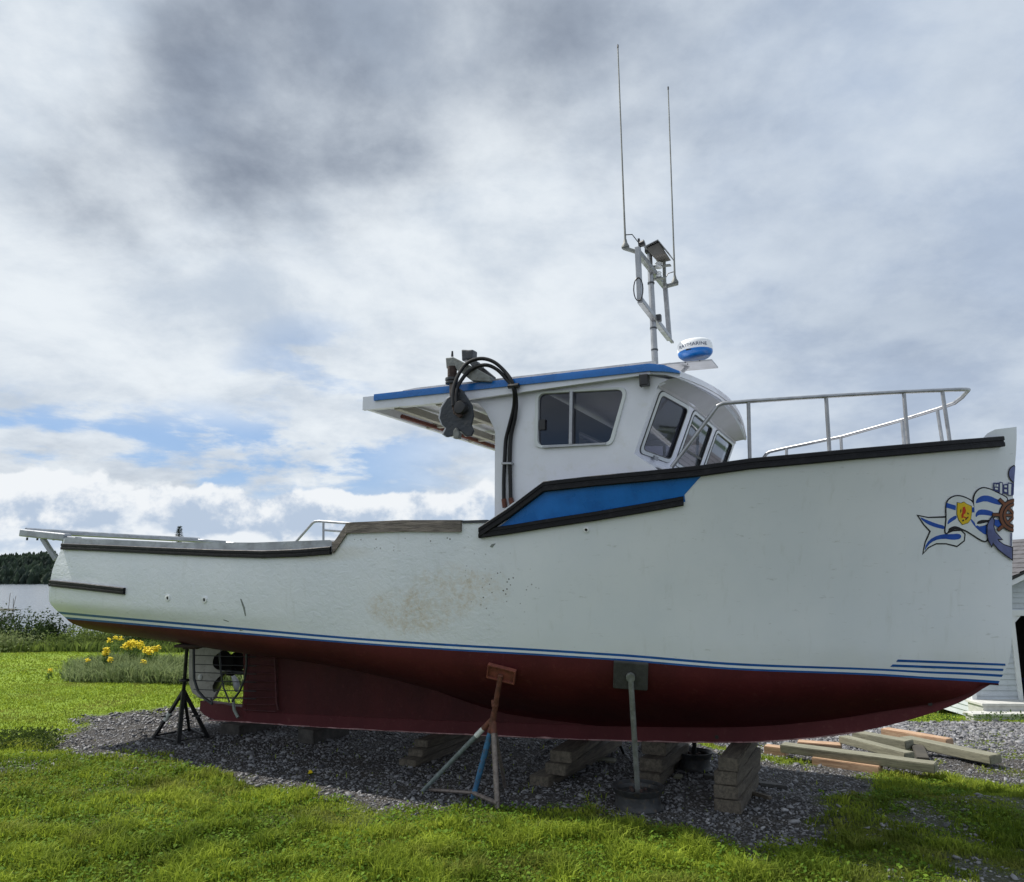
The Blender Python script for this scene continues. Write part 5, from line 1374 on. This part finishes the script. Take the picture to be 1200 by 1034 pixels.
def red_jack():
    hp, n_ = hitw(589, 787)
    feet = [gnd(495, 929), gnd(554, 936), gnd(583, 949), gnd(592, 923)]
    c = sum(feet, Vector())/4
    ax = at_y(578, 842, (c.y*.55+hp.y*.45)); tp = hp+n_*.06
    o = empty('jack_stand', (c.x, c.y, 0), 'rusty red jack stand with one blue leg and a tilted red pad, amidships', 'jack stand', 'stands propping the boat')
    O = o.location
    MB().tube([at_y(576, 850, ax.y), ax, ax.lerp(tp, .35), tp], [.027, .027, .022, .020], 12).build('post', M['rust'], o, O, smooth=True)
    k = at_y(580, 824, ax.lerp(tp, .3).y); MB().tube([k-Vector((.03, 0, 0)), k+Vector((.03, 0, 0))], .018, 12).tube([k-Vector((0, 0, .025)), k+Vector((0, 0, .025))], .030, 12).build('collar', M['rust'], o, O, smooth=True)
    xa = (Vector((1, 0, -.12))-n_*Vector((1, 0, -.12)).dot(n_)).normalized(); ya = n_.cross(xa).normalized(); RM = Matrix((xa, ya, n_)).transposed()
    pc = hp+n_*.025
    m = mat('red_pad', (.17, .045, .028), .7, .3, 18, bump=.5, bscale=40, dirt=(.07, .03, .02), dirt_amt=.6)
    pd = MB().box(pc, (.24, .125, .02), RM).box(pc+RM @ Vector((0, .056, .016)), (.24, .014, .03), RM).box(pc+RM @ Vector((0, -.056, .016)), (.24, .014, .03), RM).box(pc+RM @ Vector((.114, 0, .016)), (.012, .11, .028), RM).box(pc+RM @ Vector((-.114, 0, .016)), (.012, .11, .028), RM)
    pd.build('pad', m, o, O, bevel=.004)
    lt = ax+Vector((0, 0, 0))
    def leg(a, f, r, m_, lab=None, band=None):
        lg = MB().tube([a, a.lerp(f, .5), f], [r*1.08, r, r*.92], 12).build('leg', m_, o, O, smooth=True)
        if lab: lg['label'] = lab
        if band: MB().tube([a.lerp(f, band[0]), a.lerp(f, band[1])], r*1.12, 12).build('band', M['jack_white'], lg, O, smooth=True)
        MB().tube([a, a.lerp(f, .14)], r*1.15, 12).build('sleeve', M['rust'], lg, O, smooth=True)
    leg(ax, feet[0]+Vector((0, 0, .01)), .020, mat('grey_leg', (.14, .17, .17), .5, .3, 20, bump=.3, dirt=(.10, .06, .04)), 'grey leg with a white band', (.12, .24))
    leg(ax-Vector((0, 0, .03)), feet[1], .024, M['jack_blue'], 'blue leg'); leg(ax-Vector((0, 0, .03)), feet[2], .023, M['steel_worn'], 'worn grey-brown leg'); leg(ax-Vector((0, 0, .03)), feet[3], .016, M['steel_worn'])
    z = Vector((0, 0, .045))
    MB().tube([feet[0]+z*.5+Vector((.06, 0, 0)), feet[1]+z], .014, 8).tube([feet[1]+z, feet[2]+z], .018, 8).build('foot_brace', M['steel_worn'], o, O, smooth=True)
red_jack()
def rim_stand(px, py, r, hgt, hp, n_, label, m_post, m_rim, pad):
    c = gnd(px, py); o = empty('rim_stand', (c.x, c.y, c.z), label, 'boat stand', 'stands propping the boat'); O = o.location
    # an old steel wheel rim lying flat
    pr = [(r*.86, 0), (r*1.0, .005), (r*1.02, .018), (r*.93, .032), (r*.90, .05), (r*.89, hgt*.55), (r*.90, hgt*.68), (r*.97, hgt*.76), (r*1.0, hgt*.86), (r*1.06, hgt*.94), (r*1.07, hgt), (r*1.03, hgt), (r*.97, hgt*.93), (r*.90, hgt*.88), (r*.85, hgt*.72), (r*.55, hgt*.66), (r*.40, hgt*.78), (r*.22, hgt*.78), (r*.2, hgt*.6), (0, hgt*.6)]
    rm = MB().lathe(pr, c-Vector((0, 0, .01)), 44).build('wheel_rim', m_rim, o, O, smooth=True)
    for k in range(5): a = k*2*math.pi/5; MB().lathe([(.014, 0), (.014, .02), (0, .022)], c+Vector((.3*r*math.cos(a), .3*r*math.sin(a), hgt*.75)), 6).build('wheel_nut', M['rust_dark'], rm, O)
    b0 = c+Vector((0, 0, hgt*.6)); tp = hp+n_*.05
    MB().tube([b0, tp], .022, 12).build('post', m_post, o, O, smooth=True)
    if pad:
        xa = (Vector((1, 0, 0))-n_*n_.x).normalized(); ya = n_.cross(xa).normalized(); RM = Matrix((xa, ya, n_)).transposed()
        pc = hp+n_*.022; MB().box(pc, (.27, .23, .035), RM).build('pad', mat('pad_board', (.045, .045, .042), .8, .3, 12, bump=.4), o, O, bevel=.01)
        MB().tube([tp-n_*.02, tp+n_*.02], .035, 12).build('socket', m_post, o, O, smooth=True)
rm = mat('rim_paint', (.030, .032, .035), .55, .4, 14, bump=.4, dirt=(.10, .075, .05), dirt_amt=.6)
hp, n_ = hitw(739, 790)
rim_stand(748, 946, .20, .17, hp, n_, 'grey pole with a square pad standing on a black wheel rim, near side', M['grey_metal'], rm, True)
tp = hull_under(6.4, .95); c = gnd(814, 900); hpw = l2w(w2l((c.x, c.y, 0)).x, -.95, tp.z); 
rim_stand(814, 901, .165, .17, Vector((c.x+.02, c.y-.1, 1.0)), Vector((.1, .1, -1)).normalized(), 'black pole on a dark wheel rim seen beyond the keel', M['jack_black'], rm, False)
def far_jack():
    c = gnd(706, 884); c = Vector((c.x, c.y+.2, 0)); o = empty('jack_stand', c, 'dark jack stand on the far side, legs just seen below the keel', 'jack stand', 'stands propping the boat')
    t = w2l(c).x; hz = .95; top = c+Vector((0, 0, hz))
    MB().tube([c+Vector((0, 0, .45)), top], .022, 10).build('post', M['jack_black'], o, c, smooth=True)
    for k in range(3):
        a = R(200+120*k); f = c+Vector((.30*math.cos(a), .30*math.sin(a), .0)); MB().beam(c+Vector((0, 0, .55)), f, .03, .03).build('leg', M['jack_black'], o, c)
    MB().box(top, (.2, .2, .03)).build('pad', M['rust_dark'], o, c, bevel=.006)
far_jack()

# ------------------------------------------------------------ lumber beyond the bow and scraps
def lumber():
    Gp = 'sawn timbers dumped in a loose pile beyond the bow'
    def pl(x1, y1, x2, y2, z, w, h, label, m, roll=0.):
        z -= .155; a = wz(x1, y1, z); b = wz(x2, y2, z); w *= 1.02; h *= .88
        a.z = z-h/2; b.z = z-h/2
        timber(a, b, w, h, 'timber', label, 'timber', Gp, m, roll)
    pl(954, 886, 1032, 897, .07, .15, .11, 'orange timber lying under the long grey timber nearest the camera', M['timber_new'])
    pl(897, 873, 922, 876, .07, .15, .11, 'stubby brown-orange timber end at the left of the lumber pile', M['timber_new'])
    pl(935, 868, 986, 872, .07, .17, .10, 'orange timber behind the long grey timber, against the keel shadow', M['timber_new'])
    pl(917, 871, 1097, 894, .15, .18, .095, 'longest grey-green timber, lying at the front of the lumber pile', M['timber_grey'])
    pl(988, 862, 1066, 882, .15, .14, .09, 'grey timber lying askew in the middle of the lumber pile', M['timber_grey'])
    pl(1003, 857, 1066, 868, .15, .18, .10, 'grey-green timber at the back left of the lumber pile', M['timber_grey'])
    pl(1060, 863, 1167, 885, .13, .19, .10, 'grey-green timber sticking out to the right of the lumber pile', M['timber_grey'])
    pl(1036, 853, 1113, 866, .10, .16, .13, 'orange timber at the back of the lumber pile with a dark round end', M['timber_new'])
    pl(1022, 868, 1055, 874, .07, .15, .11, 'short orange offcut in the middle of the lumber pile', M['timber_new'])
    pl(1075, 872, 1082, 888, .10, .12, .10, 'dark support block under the right end of the lumber pile', mat('dark_bearer', (.05, .045, .035), .9, .3, 8))
    def sc(x1, y1, x2, y2, w, h, label, m):
        a = gnd(x1, y1); b = gnd(x2, y2); a.z += h/2; b.z += h/2; timber(a, b, w, h, 'scrap_board', label, 'scrap board', 'scraps of wood on the gravel', m)
    dk = mat('dark_scrap', (.05, .048, .045), .85, .3, 12, bump=.5)
    sc(882, 920, 916, 924, .16, .035, 'dark scrap board lying right of the foremost block pile', dk)
    sc(872, 929, 903, 938, .05, .03, 'pale stick lying in front of the dark scrap board', M['timber'])
    sc(823, 911, 840, 913, .10, .03, 'small dark offcut left of the foremost block pile', dk)
    sc(688, 890, 722, 893, .14, .02, 'thin flat board near the far jack stand', M['timber_grey'])
    sc(790, 911, 800, 912, .12, .02, 'flat grey chip of board left of the far wheel rim', M['timber_grey'])
lumber()

# ------------------------------------------------------------ garage beyond the bow
def garage():
    X0, X1, Y0, Y1 = 9.9, 15.9, 17.2, 23.5; XR = (X0+X1)/2; zb = gz(11.2, 17.2)-.02; ze = 1.31; pitch = .46
    o = empty('garage', (XR, Y0, zb), 'grey clapboard garage with white trim and an open dark doorway', 'garage'); O = o.location
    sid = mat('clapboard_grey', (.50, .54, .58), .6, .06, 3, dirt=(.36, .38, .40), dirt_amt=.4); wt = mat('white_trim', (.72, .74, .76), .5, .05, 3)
    D0, D1, DZ = 10.95, 14.6, .98
    mb = MB(); z = zb
    while z < ze+pitch*(XR-X0):
        h = .115; zt_ = z+h
        xl, xr_ = X0, X1
        if zt_ > ze: k = (zt_-ze)/pitch; xl, xr_ = X0+k, X1-k
        if xr_-xl < .2: break
        segs = [(xl, xr_)] if z > DZ-.02 else [(xl, D0-.10), (D1+.10, xr_)]
        for a, b in segs:
            mb.add([(a, Y0-.022, z), (b, Y0-.022, z), (b, Y0-.004, zt_), (a, Y0-.004, zt_), (a, Y0, z), (b, Y0, z)], [(0, 1, 2, 3), (0, 1, 5, 4)])
        for xx in (X0,):
            if zt_ <= ze+.02: mb.add([(xx-.022, Y0, z), (xx-.022, Y1, z), (xx-.004, Y1, zt_), (xx-.004, Y0, zt_), (xx, Y0, z), (xx, Y1, z)], [(0, 1, 2, 3), (0, 1, 5, 4)])
        z += h
    mb.build('siding', sid, o, O, recalc=False)
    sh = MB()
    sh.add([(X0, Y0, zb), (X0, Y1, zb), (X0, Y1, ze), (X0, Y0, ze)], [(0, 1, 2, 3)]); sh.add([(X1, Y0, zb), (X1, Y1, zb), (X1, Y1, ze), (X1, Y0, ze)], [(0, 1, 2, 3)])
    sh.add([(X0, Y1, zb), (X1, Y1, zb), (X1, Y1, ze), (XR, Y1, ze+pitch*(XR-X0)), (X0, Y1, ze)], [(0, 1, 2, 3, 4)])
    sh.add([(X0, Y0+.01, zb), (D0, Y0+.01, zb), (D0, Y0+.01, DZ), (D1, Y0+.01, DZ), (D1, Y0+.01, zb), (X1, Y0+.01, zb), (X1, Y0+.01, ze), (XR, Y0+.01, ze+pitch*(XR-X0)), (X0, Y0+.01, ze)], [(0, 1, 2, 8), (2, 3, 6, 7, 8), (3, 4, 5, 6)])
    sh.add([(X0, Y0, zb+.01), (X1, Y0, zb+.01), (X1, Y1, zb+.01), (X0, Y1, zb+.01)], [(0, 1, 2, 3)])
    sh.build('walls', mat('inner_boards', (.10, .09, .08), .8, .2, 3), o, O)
    t = MB(); t.box((D0-.05, Y0-.03, (zb+DZ)/2), (.10, .04, DZ-zb)); t.box((D1+.05, Y0-.03, (zb+DZ)/2), (.10, .04, DZ-zb)); t.box(((D0+D1)/2, Y0-.03, DZ+.06), (D1-D0+.2, .045, .12))
    t.add([(D0, Y0-.028, DZ), (D0+.16, Y0-.028, DZ), (D0, Y0-.028, DZ-.16)], [(0, 1, 2)])
    t.build('door_trim', wt, o, O); MB().box((X0+.0, Y0-.03, (zb+ze)/2), (.1, .05, ze-zb)).build('corner_board', wt, o, O)
    # roof
    rf = mat('shingles', (.085, .083, .092), .85, .25, 6, bump=.5); mb = MB(); ov = .28
    zr = ze+pitch*(XR-X0)
    for sg in (-1, 1):
        n = 14; rows = []
        for i in range(n):
            f0, f1 = i/n, (i+1)/n; xa_ = XR+sg*(XR-X0+ov)*(1-f0); xb = XR+sg*(XR-X0+ov)*(1-f1)
            za_ = zr+.06-pitch*abs(xa_-XR); zb_ = zr+.06-pitch*abs(xb-XR)
            mb.add([(xa_, Y0-ov, za_+.035), (xa_, Y1+ov, za_+.035), (xb, Y1+ov, zb_+.010), (xb, Y0-ov, zb_+.010), (xa_, Y0-ov, za_), (xa_, Y1+ov, za_)], [(0, 1, 2, 3), (0, 1, 5, 4)])
    mb.build('roof', rf, o, O, recalc=False)
    tr = MB()
    for sg in (-1, 1):
        a = Vector((XR+sg*(XR-X0+ov), Y0-ov+.01, zr-.03-pitch*(XR-X0+ov))); b = Vector((XR, Y0-ov+.01, zr-.03)); tr.beam(a, b, .03, .14)
    tr.build('rake_board', wt, o, O)
    tr = MB()
    for sg in (-1, 1):
        a = Vector((XR+sg*(XR-X0+ov), Y0-ov-.005, zr+.035-pitch*(XR-X0+ov))); b = Vector((XR, Y0-ov-.005, zr+.035)); tr.beam(a, b, .03, .05)
    tr.build('drip_edge', M['black'], o, O)
    sf = MB(); 
    for sg in (-1, 1): sf.add([(XR+sg*(XR-X0+ov), Y0-ov+.02, zr-.07-pitch*(XR-X0+ov)), (XR, Y0-ov+.02, zr-.07), (XR, Y0, zr-.07), (XR+sg*(XR-X0+ov), Y0, zr-.07-pitch*(XR-X0+ov))], [(0, 1, 2, 3)])
    sf.build('soffit', wt, o, O)
    # things inside
    b = MB().box((13.2, 19.0, zb+.28), (1.9, 1.4, .5)).build('covered_bin', mat('blue_tarp', (.02, .04, .16), .6, .3, 2), None, (13.2, 19., zb+.03), bevel=.06); b.location = (13.2, 19., zb+.03); tag(b, 'low bin under a blue cover inside the dark garage', 'bin')
    s = MB(); s.beam((12.7, 18.6, zb+.02), (12.75, 18.9, zb+1.4), .04, .04); s.box((12.7, 18.55, zb+.55), (.34, .05, .45)); s = s.build('leaning_shovel', mat('dull_tool', (.11, .10, .09), .7, .2, 5), None, (12.7, 18.6, zb)); s.location = (12.7, 18.6, zb); tag(s, 'dull grey tool leaning upright inside the garage doorway', 'tool')
    # steps
    z0 = gz(10.3, 16.8)
    st = empty('wooden_steps', (10.2, 16.9, z0), 'pale wooden steps beside the garage doorway', 'steps'); so_ = st.location
    wd = mat('pale_step_boards', (.50, .50, .48), .7, .12, 8, bump=.3)
    MB().box((10.28, 16.9, z0+.30), (1.1, .6, .05)).build('tread', wd, st, so_, bevel=.006); MB().box((10.08, 16.45, z0+.15), (1.5, .36, .05)).build('tread', wd, st, so_, bevel=.006)
    MB().box((10.28, 16.9, z0+.135), (1.04, .54, .27)).build('frame', wd, st, so_); MB().box((10.08, 16.45, z0+.06), (1.44, .30, .12)).build('frame', wd, st, so_)
garage()

# ------------------------------------------------------------ plants
def leafcloud(centers, n_each, size, asp=.5, droop=0.):
    P, T = [], []
    for (cx_, cy_, cz_, rx, ry, rz_), n in zip(centers, n_each):
        u = rng.normal(0, 1, (n, 3)); u /= np.linalg.norm(u, axis=1)[:, None]; r = rng.uniform(.25, 1., n)**.5*(1+.25*rng.normal(0, 1, n)*.6)
        p = u*r[:, None]*np.array([rx, ry, rz_])+np.array([cx_, cy_, cz_])
        d = rng.normal(0, 1, (n, 3))+u*.8; d /= np.linalg.norm(d, axis=1)[:, None]
        w = np.cross(d, rng.normal(0, 1, (n, 3))); w /= np.linalg.norm(w, axis=1)[:, None]
        s_ = size*rng.uniform(.6, 1.4, n)[:, None]
        q = np.stack([p, p+d*s_*.5+w*s_*asp*.5, p+d*s_, p+d*s_*.5-w*s_*asp*.5], 1); P.append(q); T.append(np.clip(rng.uniform(0, 1, n)*.7+rng.uniform(0, .3), 0, 1))
    P = np.concatenate(P); T = np.concatenate(T); n = len(P); i = np.arange(n)*4
    return P.reshape(-1, 3), np.stack([i, i+1, i+2, i+3], 1), np.repeat(T, 4)
def shrub(px, dist, w, h, m, label, name='shrub', leaf=.07, n=2600, lumps=9, spikes=0, cat='shrub', group='shrubs along the far edge of the lawn', flat=.6):
    x = (px-600)/900*dist*1.0; y = dist; z = gz(x, y)
    o = empty(name, (x, y, z), label, cat, group)
    cs, ns = [], []
    for k in range(lumps):
        a = random.uniform(0, 6.28); r = random.uniform(0, .75)*w/2; hh = h*random.uniform(.45, 1.0)*(1-.3*(r/(w/2)))
        rad = w*random.uniform(.16, .27); cs.append((r*math.cos(a), r*math.sin(a)*flat, hh-rad*.6, rad, rad, rad*random.uniform(.6, 1.))); ns.append(n//lumps)
        cs.append((r*math.cos(a), r*math.sin(a)*flat, (hh-rad)*.5, rad*.9, rad*.9, max(hh-rad, .1)*.55)); ns.append(n//lumps//2)
    P, F_, T = leafcloud(cs, ns, leaf)
    P[:, 2] = np.maximum(P[:, 2], -.02)
    f = fast('foliage', P, F_, m, attr={'tone': T}); f.parent = o
    st = MB()
    for c in cs[::2]: st.tube([(c[0]*.2, c[1]*.2, -.05), (c[0]*.7, c[1]*.7, c[2]*.6), (c[0], c[1], c[2])], [.025, .016, .006], 5)
    for k in range(spikes):
        a = random.uniform(0, 6.28); r = random.uniform(0, .45)*w; b = Vector((r*math.cos(a), r*math.sin(a)*.5, h*.6)); t_ = b+Vector((random.uniform(-.1, .1), 0, h*random.uniform(.45, .75))); st.tube([b, t_], .008, 4)
    st.build('stem', M['twig'], o); return o
M['twig'] = mat('twig_brown', (.07, .055, .035), .8, .3, 5)
dk = leaf_mat('shrub_dark', (.014, .030, .010), (.055, .09, .022), .25); ol = leaf_mat('shrub_olive', (.05, .085, .02), (.20, .26, .065), .35); lt = leaf_mat('shrub_light', (.09, .13, .045), (.26, .30, .13), .35)
for i, (px, d, w, h, m, lab, sp_) in enumerate([
    (48, 23., 1.9, 1.05, dk, 'dark green bush in front of the water, tallest at the lawn edge', 0),
    (70, 24.5, 1.5, .95, dk, 'dark bush half hidden by the stern of the boat', 0),
    (3, 25., 1.9, 1.15, dk, 'dark bush at the left frame edge with thin dead stalks above it', 14),
    (28, 21.8, 2.2, .55, lt, 'pale feathery low bush in front of the dark bushes', 0),
    (-25, 22.5, 2.4, .8, ol, 'olive bush just past the left frame edge', 5),
    (92, 22.5, 1.7, .55, ol, 'low olive bush below the stern of the boat', 0),
    (122, 23.5, 1.9, .65, ol, 'yellow-green weedy bush left of the goldenrod', 0),
    (150, 25.0, 2.2, .80, lt, 'pale weedy bush right behind the goldenrod', 4),
    (185, 24.0, 2.0, .72, dk, 'dark low bush behind the goldenrod stems', 0),
    (222, 22.8, 1.7, .62, dk, 'dark low bush behind the black jack stand', 0),
    (250, 24.0, 2.4, .8, ol, 'olive bush seen past the rudder', 0),
    (310, 24.5, 3.0, .8, ol, 'olive bush hidden behind the propeller', 0),
]):
    shrub(px, d, w*1.08, h*1.03, m, lab, spikes=sp_, n=2600 if px < 260 else 1200, leaf=.075)
# ground cover strip under the bushes and down the bank
xb = rng.uniform(-22, -3, 26000); yb = rng.uniform(21.3, 27.5, 26000)
o = blades('rough_grass', xb, yb, .16+.22*rng.uniform(0, 1, 26000)*vnoise(xb, yb, .9, 4), np.full(26000, .05), rng.uniform(.03, .2, 26000), leaf_mat('rough_grass_blade', (.05, .08, .018), (.20, .26, .06), .35))
tag(o, 'rough uncut grass along the shore behind the lawn', 'rough grass', kind='stuff')
# tall grass clump with goldenrod
def clump():
    n = 15000; px = rng.uniform(90, 300, n); t = rng.uniform(0, 1, n)
    yy = 14.2+3.0*t-(px-90)/210*.5; x = (px-600)/900*yy*1.0
    k = rng.uniform(0, 1, n) < npss(88, 125, px); x, yy = x[k], yy[k]; n = len(x)
    hh = (.10+.30*rng.uniform(0, 1, n)*(.4+.9*vnoise(x, yy, 1.3, 6)))
    o = blades('tall_grass', x, yy, hh, rng.uniform(.012, .03, n), rng.uniform(.05, .36, n), leaf_mat('tall_grass_blade', (.085, .12, .045), (.30, .36, .16), .35))
    tag(o, 'clump of long bent grey-green grass left unmown in the lawn', 'tall grass', kind='stuff')
    yel = mat('goldenrod_yellow', (.78, .60, .012), .7, .15, 20); gl = leaf_mat('goldenrod_leaf', (.05, .10, .02), (.13, .20, .05), .3)
    def rod(px, d, h, lab, nst=3, hs=1.):
        x = (px-600)/900*d; z = gz(x, d); o = empty('goldenrod', (x, d, z), lab, 'goldenrod', 'goldenrod flowering in the tall grass')
        st = MB(); hd = MB(); cs = []
        for k in range(nst):
            lx, ly = random.uniform(-.14, .14), random.uniform(-.12, .12); tp = Vector((lx, ly, h*random.uniform(.85, 1.08))); b0 = Vector((lx*.3, ly*.3, 0))
            st.tube([b0, b0.lerp(tp, .5)+Vector((lx*.1, 0, 0)), tp], [.008, .006, .003], 5)
            for j in range(7):
                f = .2+.6*j/7; cs.append((*(b0.lerp(tp, f)), .05*hs, .05*hs, .04*hs))
            for j in range(26):
                a = random.uniform(0, 6.28); r = hs*random.uniform(0, .075)*(1.1-random.random()*.4); c = tp+Vector((r*math.cos(a), r*math.sin(a), hs*random.uniform(-.05, .05)-r*.3)); s_ = random.uniform(.014, .026)*hs**.5
                hd.add([c+Vector((s_, 0, 0)), c+Vector((0, s_, 0)), c-Vector((s_, 0, 0)), c-Vector((0, s_, 0)), c+Vector((0, 0, s_*.7)), c-Vector((0, 0, s_*.7))], [(0, 1, 4), (1, 2, 4), (2, 3, 4), (3, 0, 4), (1, 0, 5), (2, 1, 5), (3, 2, 5), (0, 3, 5)])
        st.build('stem', M['twig'] if False else mat_stem, o); hd.build('flower_head', yel, o)
        P, F_, T = leafcloud(cs, [9]*len(cs), .07*hs**.6, .25); f = fast('leaves', P, F_, gl, attr={'tone': T}); f.parent = o
    mat_stem = mat('green_stem', (.08, .12, .03), .7, .2, 9)
    def rody(px, yh, d, lab, n, hs=1.): rod(px, d, max(HC-gz((px-600)/900*d, d)-(yh-677)/925*d, .08), lab, n, hs)
    for a in [(138, 761, 15.4, 'goldenrod with an orange-yellow head at the left of the tall grass', 4, .9), (141, 769, 14.9, 'short goldenrod just below the leftmost tall one', 2, .8), (76, 782, 14.6, 'single tiny yellow flower plant alone on the lawn', 1, .6), (121, 769, 15.0, 'small goldenrod at the left tip of the tall grass', 1, .6),
              (158, 756, 17.0, 'goldenrod second from the left, close to the hull', 3, 1.1), (170, 752, 16.8, 'tallest goldenrod, its yellow head nearly touching the hull', 4, 1.2), (182, 757, 16.4, 'goldenrod right of the tallest one', 4, 1.2), (190, 760, 15.8, 'rightmost goldenrod with a low bright head', 3, 1.1), (176, 750, 18.2, 'goldenrod standing behind the tallest one', 3, 1.1), (163, 749, 18.6, 'faint goldenrod at the back of the clump', 3, 1.), (149, 747, 19., 'pale goldenrod far back at the left', 3, 1.), (189, 774, 15.1, 'low goldenrod sprig in the right of the tall grass', 1, .8)]: rody(*a)
    rod(378, 7.55, .035, 'tiny yellow dandelion on the gravel below the keel', 1, .22)
clump()
# dark weeds at the gravel's far left edge
n = 900; px = rng.uniform(25, 92, n); y_ = rng.uniform(8.6, 9.5, n); x_ = (px-600)/900*y_
P, F_, T = leafcloud([(float(a), float(b), gz(a, b)+.03, .10, .10, .05) for a, b in zip(x_[:70], y_[:70])], [26]*70, .035)
o = fast('weed_patch', P, F_, leaf_mat('weed_dark', (.02, .04, .012), (.10, .14, .03), .3), attr={'tone': T}); tag(o, 'dark weeds at the left end of the gravel', 'weeds', kind='stuff')
P, F_, T = leafcloud([(float(a), float(b), gz(a, b)+.06, .18, .12, .10) for a, b in zip(rng.uniform(8.2, 14, 90), rng.uniform(15.6, 16.6, 90))], [22]*90, .05)
o = fast('weed_patch', P, F_, leaf_mat('weed_green', (.03, .06, .015), (.11, .18, .04), .3), attr={'tone': T}); tag(o, 'green weeds growing along the front of the garage', 'weeds', kind='stuff')

# young spruce whose tip shows over the aft gunwale
def spruce(px, py, d, label):
    x = (px-600)/900*d*1.01; z0 = gz(x, d); tip = at_y(px, py, d).z; H = tip-z0
    x = at_y(px, py, d).x
    o = empty('spruce_tree', (x, d, z0), label, 'spruce tree')
    MB().tube([(0, 0, -.1), (0, 0, H*.5), (0, 0, H)], [.09, .05, .008], 8).build('trunk', M['twig'], o)
    P = []; n_l = int(H/.065)
    for k in range(n_l):
        z = H-.03-k*.065; R_ = min(.05+(H-z)*.27, H*.28); nb = 7
        for j in range(nb):
            a = j*6.283/nb+k*.7+random.uniform(-.2, .2); r = R_*random.uniform(.75, 1.1); m_ = max(3, int(r/.05))
            for q in range(m_):
                f = (q+.5)/m_; c = Vector((r*f*math.cos(a), r*f*math.sin(a), z-.22*r*f+.12*r*f*f))
                for _ in range(4):
                    d_ = Vector((random.gauss(math.cos(a)*.7, .6), random.gauss(math.sin(a)*.7, .6), random.gauss(.1, .4))).normalized()*.075; w_ = d_.cross(Vector((random.random(), random.random(), 1))).normalized()*.016
                    P.append([c-w_, c+d_, c+w_])
    P = np.array([[tuple(v) for v in t] for t in P]); n = len(P)
    f = fast('crown', P.reshape(-1, 3), np.arange(n*3).reshape(-1, 3), leaf_mat('spruce_needles', (.010, .025, .012), (.035, .06, .025), .15), attr={'tone': np.repeat(rng.uniform(0, 1, n), 3)}); f.parent = o
spruce(210.5, 617, 27., 'small dark spruce whose tip shows above the aft gunwale')

# wooded far shore
def forest():
    n = 15000; y = rng.uniform(600, 930, n)**1.0; k = rng.uniform(-1.25, .12, n); x = k*y; z = height(x, y)
    hh = (5+9*rng.uniform(0, 1, n)**1.6)*np.where(y > 800, .75, 1.); rr = hh*rng.uniform(.22, .42, n)
    V_, F_, T = [], [], []
    prof = [(0., .35), (.12, 1.), (.42, .62), (.45, .80), (.72, .38), (.75, .5), (1., .02)]
    sides = 6; m_ = len(prof); ang = np.arange(sides)/sides*6.283
    P = np.zeros((n, m_, sides, 3))
    for i, (f, r) in enumerate(prof):
        jit = rng.uniform(.65, 1.3, (n, sides))
        P[:, i, :, 0] = x[:, None]+rr[:, None]*r*jit*np.cos(ang); P[:, i, :, 1] = y[:, None]+rr[:, None]*r*jit*np.sin(ang); P[:, i, :, 2] = (z+hh*f)[:, None]-1
    base = (np.arange(n)*m_*sides)[:, None]; fs_ = []
    for i in range(m_-1):
        for s in range(sides): fs_.append([i*sides+s, i*sides+(s+1) % sides, (i+1)*sides+(s+1) % sides, (i+1)*sides+s])
    F_ = (base[:, :, None]+np.array(fs_)[None]).reshape(-1, 4)
    m, nt, b, g = material('far_trees'); at = nn(nt, 'ShaderNodeAttribute'); at.attribute_name = 'tone'
    nt.links.new(g.mix(at.outputs['Fac'], (.016, .030, .022), (.050, .080, .040)), b.inputs['Base Color']); b.inputs['Roughness'].default_value = .9
    o = fast('far_forest', P.reshape(-1, 3), F_, m, attr={'tone': np.repeat(np.clip(rng.uniform(0, .8, n)+(y > 800)*.35, 0, 1), m_*sides)}); tag(o, 'dark spruce woods on the far shore across the water', 'forest', kind='stuff')
forest()
